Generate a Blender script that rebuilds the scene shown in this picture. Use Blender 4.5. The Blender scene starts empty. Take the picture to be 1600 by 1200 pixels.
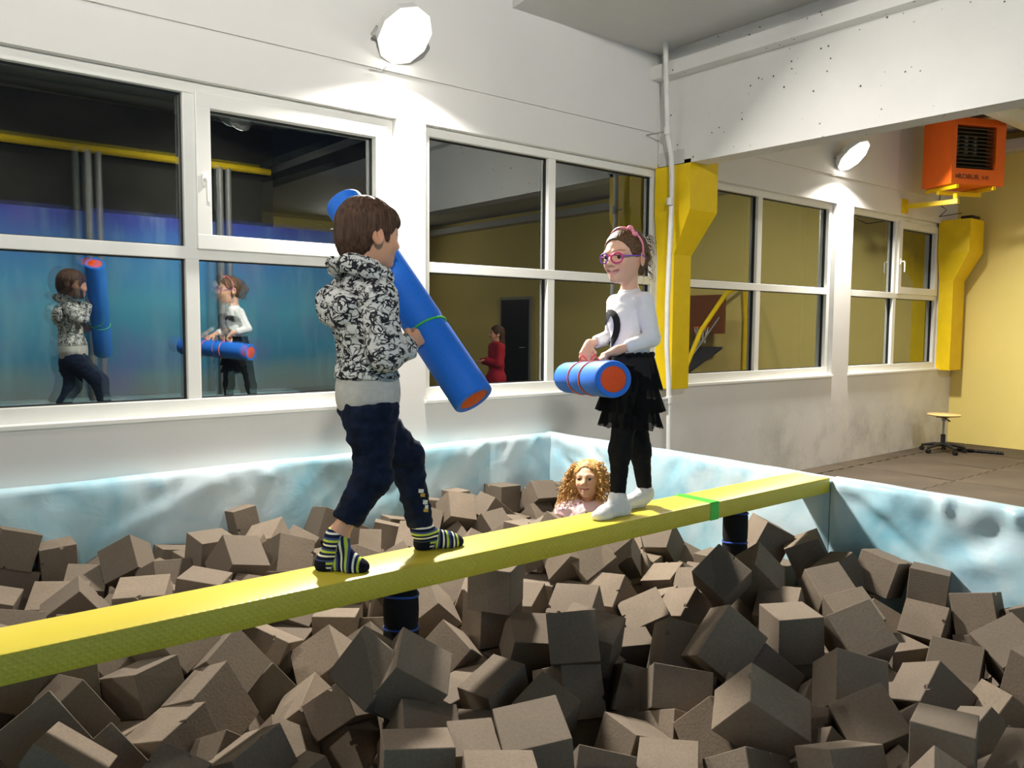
import bpy, bmesh, math, random
import numpy as np
from mathutils import Vector, Matrix, Quaternion, noise
from mathutils.bvhtree import BVHTree

SC = bpy.context.scene
COL = SC.collection
# ------------------------------------------------------------------ camera
# the room: X runs along the window wall, Y towards it, Z up; the eye stands at (0, 0, EYE)
EYE = 1.45
FPX = 1260.0
def _v(x, y): return np.array([x - 800.0, -(y - 600.0), -FPX])
AX = _v(2358, 520); AX = AX / np.linalg.norm(AX)
AY = _v(-225, 502); AY = AY - AX * (AX @ AY); AY = AY / np.linalg.norm(AY)
AZ = np.cross(AX, AY)
RC = np.array([AX, AY, AZ])
CP = np.array([0.0, 0.0, EYE])
cam_d = bpy.data.cameras.new('camera')
cam_d.sensor_fit = 'HORIZONTAL'; cam_d.sensor_width = 36.0; cam_d.lens = 36.0 * FPX / 1600.0
cam_d.clip_start = 0.05; cam_d.clip_end = 100
cam = bpy.data.objects.new('camera', cam_d); COL.objects.link(cam)
_m = Matrix([[RC[i][j] for j in range(3)] + [CP[i]] for i in range(3)] + [[0, 0, 0, 1]])
cam.matrix_world = _m
SC.camera = cam
def at_y(x, y, Y): d = RC @ _v(x, y); return CP + d * (Y / d[1])
def at_x(x, y, X): d = RC @ _v(x, y); return CP + d * (X / d[0])
def at_z(x, y, z): d = RC @ _v(x, y); return CP + d * ((z - EYE) / d[2])
def at_d(x, y, dep): return CP + RC @ _v(x, y) * (dep / FPX)

# ------------------------------------------------------------------ world, exposure
W = bpy.data.worlds.new('night'); SC.world = W; W.use_nodes = True
W.node_tree.nodes['Background'].inputs[0].default_value = (0.012, 0.014, 0.02, 1)
W.node_tree.nodes['Background'].inputs[1].default_value = 0.5
vs = SC.view_settings
vs.view_transform = 'Standard'; vs.look = 'None'; vs.exposure = 0.0; vs.gamma = 1.0; vs.use_curve_mapping = False
# wall floodlights, and unseen lamps added as fill: (x, y, z, heading in degrees, tilt down, power)
FLOOD_POWER = 240.0
FILL_POWER = 60.0
LAMP_COL = (1.0, 0.95, 0.87)

YW = 4.478      # face of the window wall
YG = 4.575      # glass
ZT = 0.666      # top of the pit padding
XR = 10.87      # yellow end wall
XP = 4.03       # right pit edge
YM = -3.0       # printed wall behind the camera

# ------------------------------------------------------------------ helpers
def world_origin(o):
    p = Vector((0, 0, 0))
    while o is not None:
        p = p + o.location; o = o.parent
    return p
def empty(name, loc, label=None, cat=None, group=None, kind=None):
    o = bpy.data.objects.new(name, None); COL.objects.link(o); o.location = Vector([float(c) for c in loc])
    o.empty_display_size = 0.05
    return tag(o, label, cat, group, kind)
def tag(o, label=None, cat=None, group=None, kind=None):
    if label: o['label'] = label
    if cat: o['category'] = cat
    if group: o['group'] = group
    if kind: o['kind'] = kind
    return o
def mesh_obj(name, verts, faces, mat, parent=None, smooth=False, base=None, autosmooth=None):
    verts = np.asarray(verts, dtype=float)
    if parent is not None:
        org = np.array(world_origin(parent))
    elif base is not None:
        org = np.array(base, dtype=float)
    else:
        lo, hi = verts.min(0), verts.max(0)
        org = np.array([(lo[0] + hi[0]) / 2, (lo[1] + hi[1]) / 2, lo[2]])
    me = bpy.data.meshes.new(name)
    me.from_pydata((verts - org).tolist(), [], [tuple(int(i) for i in f) for f in faces])
    me.validate(); me.update()
    if mat is not None: me.materials.append(mat)
    o = bpy.data.objects.new(name, me); COL.objects.link(o)
    if parent is not None: o.parent = parent
    else: o.location = Vector(org.tolist())
    if smooth:
        for p in me.polygons: p.use_smooth = True
        if autosmooth:
            sharp_edges(me, autosmooth)
    return o
def sharp_edges(me, deg):
    bm = bmesh.new(); bm.from_mesh(me)
    lim = math.radians(deg)
    for e in bm.edges:
        if len(e.link_faces) == 2 and e.calc_face_angle(0) > lim: e.smooth = False
    bm.to_mesh(me); bm.free()
class MB:
    """collects shapes in world coordinates, then becomes one mesh"""
    def __init__(self): self.v = []; self.f = []
    def add(self, v, f):
        b = len(self.v); self.v += [tuple(float(c) for c in p) for p in v]; self.f += [tuple(i + b for i in q) for q in f]; return self
    def box(self, lo, hi, R=None, c=None, bev=0.0):
        lo = np.array(lo, float); hi = np.array(hi, float)
        if bev > 0:
            bm = bmesh.new(); bmesh.ops.create_cube(bm, size=1.0)
            for q in bm.verts: q.co = Vector([(lo[i] + hi[i]) / 2 + q.co[i] * (hi[i] - lo[i]) for i in range(3)])
            bmesh.ops.bevel(bm, geom=bm.edges[:], offset=bev, segments=2, affect='EDGES', profile=0.5)
            vv = [np.array(q.co) for q in bm.verts]; bm.verts.index_update(); ff = [[q.index for q in fc.verts] for fc in bm.faces]; bm.free()
        else:
            vv = [np.array([lo[0] if x < 0 else hi[0], lo[1] if y < 0 else hi[1], lo[2] if z < 0 else hi[2]]) for x in (-1, 1) for y in (-1, 1) for z in (-1, 1)]
            ff = [(0, 1, 3, 2), (4, 6, 7, 5), (0, 4, 5, 1), (2, 3, 7, 6), (0, 2, 6, 4), (1, 5, 7, 3)]
        if R is not None: vv = [np.array(R) @ p for p in vv]
        if c is not None: vv = [p + np.array(c) for p in vv]
        return self.add(vv, ff)
    def tube(self, pts, r, n=12, caps=True, closed=False):
        pts = [np.array(p, float) for p in pts]; m = len(pts)
        rr = [r] * m if np.isscalar(r) else list(r)
        tang = []
        for i in range(m):
            a = pts[(i - 1) % m] if (closed or i > 0) else pts[i]; b = pts[(i + 1) % m] if (closed or i < m - 1) else pts[i]
            t = b - a; tang.append(t / (np.linalg.norm(t) + 1e-12))
        up = np.array([0, 0, 1.0]) if abs(tang[0][2]) < 0.9 else np.array([1.0, 0, 0])
        nrm = np.cross(tang[0], up); nrm /= np.linalg.norm(nrm)
        V = []; F = []
        for i in range(m):
            nrm = nrm - tang[i] * (nrm @ tang[i]); nrm /= np.linalg.norm(nrm) + 1e-12
            bn = np.cross(tang[i], nrm)
            for k in range(n):
                a = 2 * math.pi * k / n
                V.append(pts[i] + (nrm * math.cos(a) + bn * math.sin(a)) * rr[i])
        for i in range(m if closed else m - 1):
            j = (i + 1) % m
            for k in range(n):
                F.append((i * n + k, i * n + (k + 1) % n, j * n + (k + 1) % n, j * n + k))
        if caps and not closed:
            F.append(tuple(range(n - 1, -1, -1))); F.append(tuple((m - 1) * n + k for k in range(n)))
        return self.add(V, F)
    def lathe(self, prof, c=(0, 0, 0), axis=(0, 0, 1), n=24, ends=True):
        ax = np.array(axis, float); ax /= np.linalg.norm(ax)
        u = np.cross(ax, [0, 0, 1.0]) if abs(ax[2]) < 0.9 else np.array([1.0, 0, 0]); u = u - ax * (u @ ax); u /= np.linalg.norm(u)
        w = np.cross(ax, u); V = []; F = []
        for r, h in prof:
            for k in range(n):
                a = 2 * math.pi * k / n; V.append(np.array(c) + ax * h + (u * math.cos(a) + w * math.sin(a)) * r)
        for i in range(len(prof) - 1):
            for k in range(n): F.append((i * n + k, i * n + (k + 1) % n, (i + 1) * n + (k + 1) % n, (i + 1) * n + k))
        if ends:
            F.append(tuple(range(n - 1, -1, -1))); F.append(tuple((len(prof) - 1) * n + k for k in range(n)))
        return self.add(V, F)
    def prism(self, poly, d):
        d = np.array(d, float); n = len(poly); V = [np.array(p, float) for p in poly] + [np.array(p, float) + d for p in poly]
        F = [tuple(range(n - 1, -1, -1)), tuple(range(n, 2 * n))] + [(k, (k + 1) % n, n + (k + 1) % n, n + k) for k in range(n)]
        return self.add(V, F)
    def build(self, name, mat, parent=None, smooth=False, auto=35, base=None):
        o = mesh_obj(name, self.v, self.f, mat, parent, False, base)
        bm = bmesh.new(); bm.from_mesh(o.data); bmesh.ops.recalc_face_normals(bm, faces=bm.faces[:]); bm.to_mesh(o.data); bm.free()
        if smooth:
            for p in o.data.polygons: p.use_smooth = True
            sharp_edges(o.data, auto)
        return o
def unit(a): a = np.array(a, float); return a / (np.linalg.norm(a) + 1e-12)
def rotz(d): a = math.radians(d); return np.array([[math.cos(a), -math.sin(a), 0], [math.sin(a), math.cos(a), 0], [0, 0, 1.0]])
def roty(d): a = math.radians(d); return np.array([[math.cos(a), 0, math.sin(a)], [0, 1.0, 0], [-math.sin(a), 0, math.cos(a)]])
def rotx(d): a = math.radians(d); return np.array([[1.0, 0, 0], [0, math.cos(a), -math.sin(a)], [0, math.sin(a), math.cos(a)]])

# ------------------------------------------------------------------ materials
MATS = {}
class NT:
    def __init__(self, name):
        self.m = bpy.data.materials.new(name); self.m.use_nodes = True; self.t = self.m.node_tree
        self.b = self.t.nodes['Principled BSDF']; self.out = self.t.nodes['Material Output']
    def n(self, kind, **kw):
        x = self.t.nodes.new(kind)
        for k, val in kw.items():
            if k.startswith('i_'): x.inputs[k[2:].replace('_', ' ')].default_value = val
            else: setattr(x, k, val)
        return x
    def l(self, a, b): self.t.links.new(a, b)
    def coord(self, which='Object', scale=None):
        c = self.n('ShaderNodeTexCoord').outputs[which]
        if scale is not None:
            mp = self.n('ShaderNodeMapping'); mp.inputs['Scale'].default_value = scale; self.l(c, mp.inputs[0]); return mp.outputs[0]
        return c
    def noise(self, co, scale, detail=3, rough=0.55, dist=0.0):
        x = self.n('ShaderNodeTexNoise'); x.inputs['Scale'].default_value = scale; x.inputs['Detail'].default_value = detail
        x.inputs['Roughness'].default_value = rough; x.inputs['Distortion'].default_value = dist; self.l(co, x.inputs['Vector']); return x.outputs['Fac']
    def ramp(self, fac, stops, interp='LINEAR'):
        r = self.n('ShaderNodeValToRGB'); cr = r.color_ramp; cr.interpolation = interp
        while len(cr.elements) < len(stops): cr.elements.new(0.5)
        for e, (p, c) in zip(cr.elements, stops):
            e.position = p; e.color = (c, c, c, 1) if np.isscalar(c) else (*c, 1)
        self.l(fac, r.inputs[0]); return r.outputs[0]
    def math(self, op, a, b=None):
        x = self.n('ShaderNodeMath', operation=op)
        for i, q in enumerate((a, b)):
            if q is None: continue
            if isinstance(q, (int, float)): x.inputs[i].default_value = q
            else: self.l(q, x.inputs[i])
        return x.outputs[0]
    def mix(self, fac, a, b, blend='MIX'):
        x = self.n('ShaderNodeMix', data_type='RGBA', blend_type=blend)
        if isinstance(fac, (int, float)): x.inputs[0].default_value = fac
        else: self.l(fac, x.inputs[0])
        for i, q in ((6, a), (7, b)):
            if isinstance(q, tuple): x.inputs[i].default_value = (*q, 1) if len(q) == 3 else q
            else: self.l(q, x.inputs[i])
        return x.outputs[2]
    def bump(self, h, strength=0.3, dist=0.01):
        x = self.n('ShaderNodeBump'); x.inputs['Strength'].default_value = strength; x.inputs['Distance'].default_value = dist
        self.l(h, x.inputs['Height']); self.l(x.outputs[0], self.b.inputs['Normal'])
    def col(self, c):
        if isinstance(c, tuple): self.b.inputs['Base Color'].default_value = (*c, 1)
        else: self.l(c, self.b.inputs['Base Color'])
    def fin(self, rough=0.6, spec=0.4, metal=0.0):
        self.b.inputs['Roughness'].default_value = rough; self.b.inputs['Specular IOR Level'].default_value = spec
        self.b.inputs['Metallic'].default_value = metal; MATS[self.m.name] = self.m; return self.m
def srgb(r, g, b):
    def c(x): x /= 255.0; return x / 12.92 if x <= 0.04045 else ((x + 0.055) / 1.055) ** 2.4
    return (c(r), c(g), c(b))
def plain(name, col, rough=0.6, spec=0.4, metal=0.0, var=0.08, scale=8.0, bump=0.0, bscale=60.0):
    t = NT(name); co = t.coord()
    f = t.noise(co, scale, 4)
    lo = tuple(max(0, c * (1 - var)) for c in col); hi = tuple(min(1, c * (1 + var)) for c in col)
    t.col(t.ramp(f, [(0.3, lo), (0.7, hi)]))
    if bump: t.bump(t.noise(co, bscale, 3), bump, 0.004)
    return t.fin(rough, spec, metal)
# ---- structural materials
def m_wall(name, col, dirt=0.0):
    t = NT(name); co = t.coord()
    a = t.noise(co, 1.3, 5, 0.6); b = t.noise(co, 14, 4)
    c = t.ramp(a, [(0.3, tuple(q * 0.94 for q in col)), (0.7, col)])
    if dirt:
        d = t.ramp(t.noise(co, 2.2, 6, 0.7), [(0.46, 0.0), (0.72, dirt)])
        sz = t.n('ShaderNodeSeparateXYZ'); t.l(co, sz.inputs[0])
        low = t.ramp(sz.outputs[2], [(0.35, 1.0), (0.85, 0.0)]); far = t.ramp(t.math('DIVIDE', sz.outputs[0], 8.0), [(0.3, 0.0), (0.5, 1.0)])
        d = t.math('MULTIPLY', d, t.math('MULTIPLY', low, far))
        c = t.mix(d, c, tuple(q * 0.5 for q in col))
    t.col(c); t.bump(t.mix(0.3, a, b), 0.08, 0.02); return t.fin(0.75, 0.3)
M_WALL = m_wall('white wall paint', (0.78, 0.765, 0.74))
M_WALLLOW = m_wall('white wall paint scuffed', (0.78, 0.765, 0.74), 0.7)
M_YWALL = m_wall('pale yellow wall paint', srgb(234, 214, 128))
M_YEL = plain('strong yellow paint', srgb(238, 202, 14), 0.45, 0.4, var=0.05, bump=0.1)
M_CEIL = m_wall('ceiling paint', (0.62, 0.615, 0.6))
def m_concrete():
    t = NT('painted concrete with pits'); co = t.coord()
    vo = t.n('ShaderNodeTexVoronoi'); vo.inputs['Scale'].default_value = 15.0; t.l(co, vo.inputs['Vector'])
    vb = t.n('ShaderNodeTexVoronoi'); vb.inputs['Scale'].default_value = 11.0; t.l(co, vb.inputs['Vector'])
    dot = t.ramp(vo.outputs['Distance'], [(0.085, 1.0), (0.12, 0.0)])
    pick = t.ramp(t.noise(co, 3.0, 2), [(0.44, 0.0), (0.5, 1.0)])
    spots = t.math('MULTIPLY', dot, pick)
    base = t.ramp(t.noise(co, 1.5, 5), [(0.3, (0.70, 0.69, 0.665)), (0.7, (0.78, 0.77, 0.745))])
    t.col(t.mix(spots, base, (0.07, 0.065, 0.06)))
    t.bump(t.math('SUBTRACT', t.math('MULTIPLY', t.noise(co, 20, 4), 0.4), spots), 0.25, 0.01)
    return t.fin(0.8, 0.3)
M_CONC = m_concrete()
M_PVC = plain('white window plastic', (0.82, 0.82, 0.78), 0.3, 0.5, var=0.02)
M_RUB = plain('black window gasket', (0.02, 0.02, 0.02), 0.6)
M_DARK = plain('dark roof cloth', (0.05, 0.047, 0.04), 0.9, 0.1, var=0.3, scale=2)
def m_glass():
    t = NT('night window glass')
    fr = t.n('ShaderNodeFresnel'); fr.inputs['IOR'].default_value = 2.0
    gl = t.n('ShaderNodeBsdfGlossy'); gl.inputs['Roughness'].default_value = 0.0; gl.inputs['Color'].default_value = (0.9, 0.95, 0.92, 1)
    tr = t.n('ShaderNodeBsdfTransparent'); tr.inputs['Color'].default_value = (0.75, 0.8, 0.78, 1)
    mx = t.n('ShaderNodeMixShader'); t.l(t.math('MULTIPLY', fr.outputs[0], 2.0), mx.inputs[0]); t.l(tr.outputs[0], mx.inputs[1]); t.l(gl.outputs[0], mx.inputs[2])
    t.l(mx.outputs[0], t.out.inputs['Surface']); MATS[t.m.name] = t.m; return t.m
M_GLASS = m_glass()
M_DARKWALL = plain('dark blue net wall', (0.06, 0.08, 0.11), .9)
M_GRAY = plain('grey metal', (0.35, 0.35, 0.34), 0.4, 0.5, 0.3)
M_BLACK = plain('black plastic', (0.012, 0.012, 0.012), 0.45, 0.4)

# ---- window wall
WZ0, WZ1 = 0.955, 2.745
WINS = [(-1.35, -0.02, None, None), (0.12, 2.685, 1.432, 'R'), (2.90, 5.215, 4.045, None), (5.40, 7.97, 6.69, None), (8.31, 10.50, 9.40, 'R')]
w = MB()
w.box((-5.0, YW, -0.02), (11.4, YW + 0.35, WZ0))
w.box((-5.0, YW, WZ1), (11.4, YW + 0.35, 3.02))
w.box((-5.0, YW - 0.016, 3.02), (11.4, YW + 0.35, 4.9))
edges = [-5.0] + [e for a in WINS for e in a[:2]] + [11.4]
for i in range(0, len(edges), 2): w.box((edges[i], YW, WZ0), (edges[i + 1], YW + 0.35, WZ1))
wb = w.build('wall_back', M_WALLLOW); tag(wb, 'white plastered wall with the row of night windows', kind='structure')
# scuffed skirting zone right of the pit belongs to the same wall
def make_window(i, x0, x1, mull, sash):
    g = empty('window_%d' % i, ((x0 + x1) / 2, YG, WZ0), 'white plastic framed window number %d from the left reflecting the hall' % i if False else None, None, None, 'structure')
    yf, yb = 4.525, 4.60
    f = MB(); t = 0.062
    f.box((x0, yf, WZ0), (x1, yb, WZ0 + t + 0.02), bev=0.004); f.box((x0, yf, WZ1 - t), (x1, yb, WZ1), bev=0.004)
    f.box((x0 + .001, yf + .0012, WZ0 + 0.03), (x0 + t, yb - .001, WZ1 - 0.03), bev=0.004); f.box((x1 - t, yf + .0012, WZ0 + 0.03), (x1 - .001, yb - .001, WZ1 - 0.03), bev=0.004)
    f.build('frame', M_PVC, g)
    zt0, zt1 = 1.80, 1.868
    MB().box((x0 + t * .8, yf + .004, zt0), (x1 - t * .8, yb, zt1), bev=0.004).build('transom', M_PVC, g)
    xs = [x0 + t] + ([mull - 0.036, mull + 0.036] if mull else []) + [x1 - t]
    if mull:
        MB().box((mull - 0.036, yf + .006, WZ0 + .06), (mull + 0.036, yb, zt0 + .01), bev=0.004).build('mullion', M_PVC, g)
        MB().box((mull - 0.036, yf + .006, zt1 - .01), (mull + 0.036, yb, WZ1 - .04), bev=0.004).build('mullion', M_PVC, g)
    for k in range(0, len(xs), 2):
        a, b = xs[k], xs[k + 1]
        for (z0, z1, up) in ((WZ0 + t + 0.02, zt0, 0), (zt1, WZ1 - t, 1)):
            aa, bb, c0, c1 = a, b, z0, z1
            yy = YG
            if sash and up and k == 2:
                s = MB(); q = 0.068; ys = yf - 0.018
                s.box((a - .012, ys, z0 - .012), (b + .012, yb - .02, z0 + q), bev=0.004); s.box((a - .012, ys, z1 - q), (b + .012, yb - .02, z1 + .012), bev=0.004)
                s.box((a - .011, ys + .0012, z0 + .03), (a + q, yb - .021, z1 - .03), bev=0.004); s.box((b - q, ys + .0012, z0 + .03), (b + .011, yb - .021, z1 - .03), bev=0.004)
                so = s.build('opening_sash', M_PVC, g)
                hz = (z0 + z1) / 2 - 0.05; hx = a + 0.027
                h = MB(); h.box((hx - .013, ys - .012, hz - .035), (hx + .013, ys, hz + .035), bev=0.003)
                h.tube([(hx, ys - .01, hz), (hx, ys - .045, hz + .002), (hx, ys - .05, hz - .012), (hx + .002, ys - .05, hz - .12)], [0.009, 0.009, 0.009, 0.0075], 10)
                h.build('handle', M_PVC, so, True)
                if i == 2:
                    hg = MB()
                    for zz in (z0 + .12, z1 - .1): hg.tube([(b + .018, ys - .004, zz - .04), (b + .018, ys - .004, zz + .04)], 0.009, 10)
                    hg.build('hinge', M_PVC, so, True)
                aa, bb, c0, c1 = a + q, b - q, z0 + q, z1 - q
            gk = MB(); e = 0.006
            gk.box((aa - .001, yy - .014, c0), (aa + e, yy + .01, c1)); gk.box((bb - e, yy - .014, c0), (bb + .001, yy + .01, c1))
            gk.box((aa, yy - .014, c0 - .001), (bb, yy + .01, c0 + e)); gk.box((aa, yy - .014, c1 - e), (bb, yy + .01, c1 + .001))
            gk.build('gasket', M_RUB, g)
            for dy, rz in ((0.0, 0.0), (0.018, 0.55)):
                cx, cz = (aa + bb) / 2, (c0 + c1) / 2; hw, hh = (bb - aa) / 2 - .004, (c1 - c0) / 2 - .004
                R = rotz(rz) @ rotx(rz * 0.4)
                vv = [R @ np.array([sx * hw, 0, sz * hh]) + np.array([cx, yy + dy, cz]) for sx, sz in ((-1, -1), (1, -1), (1, 1), (-1, 1))]
                mesh_obj('pane', vv, [(0, 1, 2, 3)], M_GLASS, g)
    # inner sill board
    sl = MB().box((x0 - .01, YW - 0.018, WZ0 - 0.022), (x1 + .01, yf + .01, WZ0 + 0.004), bev=0.005).build('trim_%d' % i, M_PVC); tag(sl, kind='structure')
for i, a in enumerate(WINS): make_window(i + 1, *a)
# seams and scars on the lintel
# ---- yellow columns with corbels
def column(x0, x1, yf, cx0, cx1, cyf, label):
    g = empty('column', ((x0 + x1) / 2, YW - 0.08, 0.94), label, 'column', 'yellow wall columns')
    MB().box((x0, yf, 0.935), (x1, YW + 0.02, 2.76), bev=0.006).build('shaft', M_YEL, g)
    zc0, zc1, zt = 2.04, 2.38, 2.775
    V = [(x0, yf, zc0), (x1, yf, zc0), (cx1, cyf, zc1), (cx0, cyf, zc1), (cx0, cyf, zt), (cx1, cyf, zt), (x0, YW + .02, zc0), (x1, YW + .02, zc0), (cx1, YW + .02, zc1), (cx0, YW + .02, zc1), (cx0, YW + .02, zt), (cx1, YW + .02, zt)]
    F = [(0, 1, 2, 3), (3, 2, 5, 4), (4, 5, 11, 10), (0, 3, 9, 6), (3, 4, 10, 9), (1, 7, 8, 2), (2, 8, 11, 5), (0, 6, 7, 1), (6, 9, 8, 7), (9, 10, 11, 8)]
    MB().add(V, F).build('corbel', M_YEL, g)
column(5.19, 5.415, 4.32, 5.15, 5.50, 4.135, 'yellow column with corbel carrying the white concrete beam beside the pipe')
column(10.47, 10.80, 4.33, 10.40, 10.80, 4.135, 'yellow column with corbel in the corner beside the pale yellow wall')
# ---- concrete beam with flange
cb = MB(); cb.box((5.15, 0.35, 2.745), (5.34, 4.47, 3.66)); cb.box((5.035, 0.35, 3.425), (5.155, 4.47, 3.53))
cbo = cb.build('ceiling_beam', M_CONC, base=(5.25, 2.4, 2.745)); tag(cbo, 'white painted concrete ceiling beam with small pits', kind='structure')
# grout patch between beam and corbel
tag(MB().box((5.148, 4.20, 2.75), (5.17, 4.46, 2.86)).build('trim_9', M_CEIL), kind='structure')
# ---- ceilings
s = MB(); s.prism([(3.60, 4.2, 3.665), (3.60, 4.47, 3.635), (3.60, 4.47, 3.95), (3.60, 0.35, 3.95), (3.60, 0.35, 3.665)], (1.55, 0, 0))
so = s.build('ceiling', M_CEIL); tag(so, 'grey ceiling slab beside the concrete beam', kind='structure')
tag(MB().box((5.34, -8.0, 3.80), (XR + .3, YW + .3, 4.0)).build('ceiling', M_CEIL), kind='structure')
tag(MB().box((-5.0, -8.0, 4.85), (5.4, YW + .3, 5.0)).build('ceiling', M_DARK), kind='structure')
# dark cloth gathered in long folds under the roof behind the viewer
V = []; F = []; ny, nx = 90, 12
for j in range(ny + 1):
    y = -2.95 + 3.2 * j / ny
    for i in range(nx + 1):
        x = -4.95 + 10.0 * i / nx
        V.append((x, y, 4.42 + .07 * math.sin(y * 11 + .25 * math.sin(x * .9)) + .05 * math.sin(y * 4.1 + x * .3)))
for j in range(ny):
    for i in range(nx): F.append((j * (nx + 1) + i, j * (nx + 1) + i + 1, (j + 1) * (nx + 1) + i + 1, (j + 1) * (nx + 1) + i))
M_CLOTH = plain('dark olive roof cloth', (0.16, 0.15, 0.115), .9, .1, var=.2, scale=1.5)
tag(mesh_obj('ceiling', V, F, M_CLOTH, None, True), kind='structure')
tag(MB().box((5.15, -8, 3.66), (5.34, .34, 3.8)).build('ceiling_beam', M_DARK), kind='structure')
p = at_z(1565, 172, 3.74)
tag(MB().box((5.36, p[1] - .06, 3.66), (XR, p[1] + .06, 3.81)).build('ceiling_beam', M_CONC), kind='structure')
tag(MB().box((10.62, -8, 3.56), (XR, 4.40, 3.68)).build('trim_10', M_CEIL), kind='structure')
# ---- end wall, left wall, printed wall behind the camera
tag(MB().box((XR, -8, -0.02), (XR + .3, YW + .3, 4.0)).build('wall_right', M_YWALL), 'pale yellow end wall of the hall', kind='structure')
tag(MB().box((-5.3, -8, -0.02), (-5.0, YW + .3, 5.0)).build('wall_left', M_DARKWALL), kind='structure')
def m_mural():
    t = NT('blue sea print on vinyl'); co = t.coord('Object')
    sp = t.n('ShaderNodeSeparateXYZ'); t.l(co, sp.inputs[0])
    z = t.math('DIVIDE', sp.outputs[2], 2.6)
    zz = t.math('ADD', z, t.math('MULTIPLY', t.math('SUBTRACT', t.noise(co, 1.1, 4), 0.5), 0.25))
    base = t.ramp(zz, [(0.0, srgb(150, 160, 160)), (0.12, srgb(130, 165, 172)), (0.22, srgb(70, 150, 190)), (0.5, srgb(95, 185, 220)), (0.8, srgb(80, 150, 225)), (1.0, srgb(70, 80, 190))])
    pur = t.ramp(t.noise(co, 0.9, 3), [(0.52, 0.0), (0.7, 0.55)])
    c = t.mix(pur, base, srgb(140, 130, 205))
    mp = t.n('ShaderNodeMapping'); mp.inputs['Scale'].default_value = (3, 3, 0.5); t.l(co, mp.inputs[0])
    pale = t.ramp(t.noise(mp.outputs[0], 1.2, 5), [(0.5, 0.0), (0.75, 0.5)])
    t.col(t.mix(pale, c, srgb(165, 215, 230))); t.bump(t.noise(mp.outputs[0], 2.0, 3), 0.3, 0.03); return t.fin(0.5, 0.3)
mu = MB(); mu.box((-5.0, YM - 0.05, 0.38), (7.05, YM, 2.95))
tag(mu.build('wall_front', m_mural()), 'blue sea printed wall behind the viewer', kind='structure')
tag(MB().box((-5.0, YM - 0.3, -0.02), (7.05, YM - 0.06, 0.38)).box((-5.0, YM - 0.3, 2.95), (5.1, YM - 0.06, 4.86)).build('wall_front', M_DARK), kind='structure')
tag(MB().box((-5.0, -8.3, -.02), (XR + .3, -8.0, 5.0)).build('wall_front', M_YWALL), kind='structure')
for k, x in enumerate((2.52, 4.25)):
    g = empty('net_post', (x, YM + 0.2, 0), 'grey double steel post reflected before the blue printed wall, %s' % ('behind the boy' if k == 0 else 'behind the girl'), 'post', 'net posts')
    for dx in (-.06, .06): MB().tube([(x + dx, YM + .2, 0), (x + dx, YM + .2, 3.74)], 0.045, 12).build('pole', M_GRAY, g, True)
tag(MB().tube([(-4.9, YM + .2, 3.74), (4.95, YM + .2, 3.74)], 0.05, 10).build('crossbar', M_YEL, None, True), 'yellow steel crossbar reflected above the blue printed wall', 'crossbar')
# door in the end wall (seen mirrored)
d = empty('door_1', (XR - .03, -4.1, 0)); tag(d, kind='structure')
MB().box((XR - .05, -4.62, 0), (XR + .01, -3.6, 2.06)).build('door_frame', M_GRAY, d)
dl = MB().box((XR - .065, -4.56, 0), (XR - .05, -3.66, 2.0)).build('door_leaf', M_BLACK, d)
MB().tube([(XR - .065, -3.75, 1.0), (XR - .11, -3.75, 1.0), (XR - .11, -3.88, 1.0)], 0.01, 8).build('handle', M_GRAY, dl, True)

# ---- floor: dark mats round the pit
M_MAT = plain('dark brown rubber mat', srgb(80, 70, 58), 0.75, 0.25, var=0.22, scale=1.6, bump=0.25, bscale=220)
M_FLOOR = plain('screed floor', (0.11, 0.10, 0.09), 0.85, 0.2)
PX0, PY0 = -1.35, 0.12
fl = MB(); fl.box((XP, -8, -.06), (XR + .3, YW + .3, -.012)); fl.box((-5.3, -8, -.06), (XP, PY0, -.012)); fl.box((-5.3, PY0, -.06), (PX0, YW + .3, -.012))
flo = fl.build('floor', M_FLOOR); tag(flo, 'floor of dark brown interlocking rubber mats', kind='structure')
def mat_outline():
    pts = []; n = 10; a = 0.016
    def f(k): return a if k % 2 == 0 else 0.0
    for k in range(n):
        pts += [(k / n, f(k)), ((k + 1) / n, f(k))]
    for k in range(n):
        pts += [(1 + f(k), k / n), (1 + f(k), (k + 1) / n)]
    for k in range(n - 1, -1, -1):
        pts += [((k + 1) / n, 1 + f(k)), (k / n, 1 + f(k))]
    for k in range(n - 1, -1, -1):
        pts += [(f(k), (k + 1) / n), (f(k), k / n)]
    out = []
    for q in pts:
        if not out or abs(q[0] - out[-1][0]) + abs(q[1] - out[-1][1]) > 1e-6: out.append(q)
    g = 0.0035
    return [(x * (1 - 2 * g) + g, y * (1 - 2 * g) + g) for x, y in out]
mo = mat_outline()
mtile = MB().prism([(x, y, 0) for x, y in mo], (0, 0, 0.012))
me = bpy.data.meshes.new('mat_tile'); me.from_pydata(mtile.v, [], mtile.f); me.materials.append(M_MAT); me.update()
random.seed(5)
for ix in range(-1, 6):
    for iy in range(-6, 4):
        x, y = 5.08 + ix, 0.25 + iy
        if iy < -2 and ix > 3: continue
        o = bpy.data.objects.new('mat_tile', me); COL.objects.link(o); o.parent = flo
        o.location = Vector((x, y, -0.012)) - flo.location
st = MB()
for ix in range(-1, 6): st.box((5.083 + ix, 4.27, -.012), (6.077 + ix, YW - .003, 0.0))
o = st.build('mat_strip', M_MAT, flo)
# left over strip between pit and first row is hidden by the padding

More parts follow.
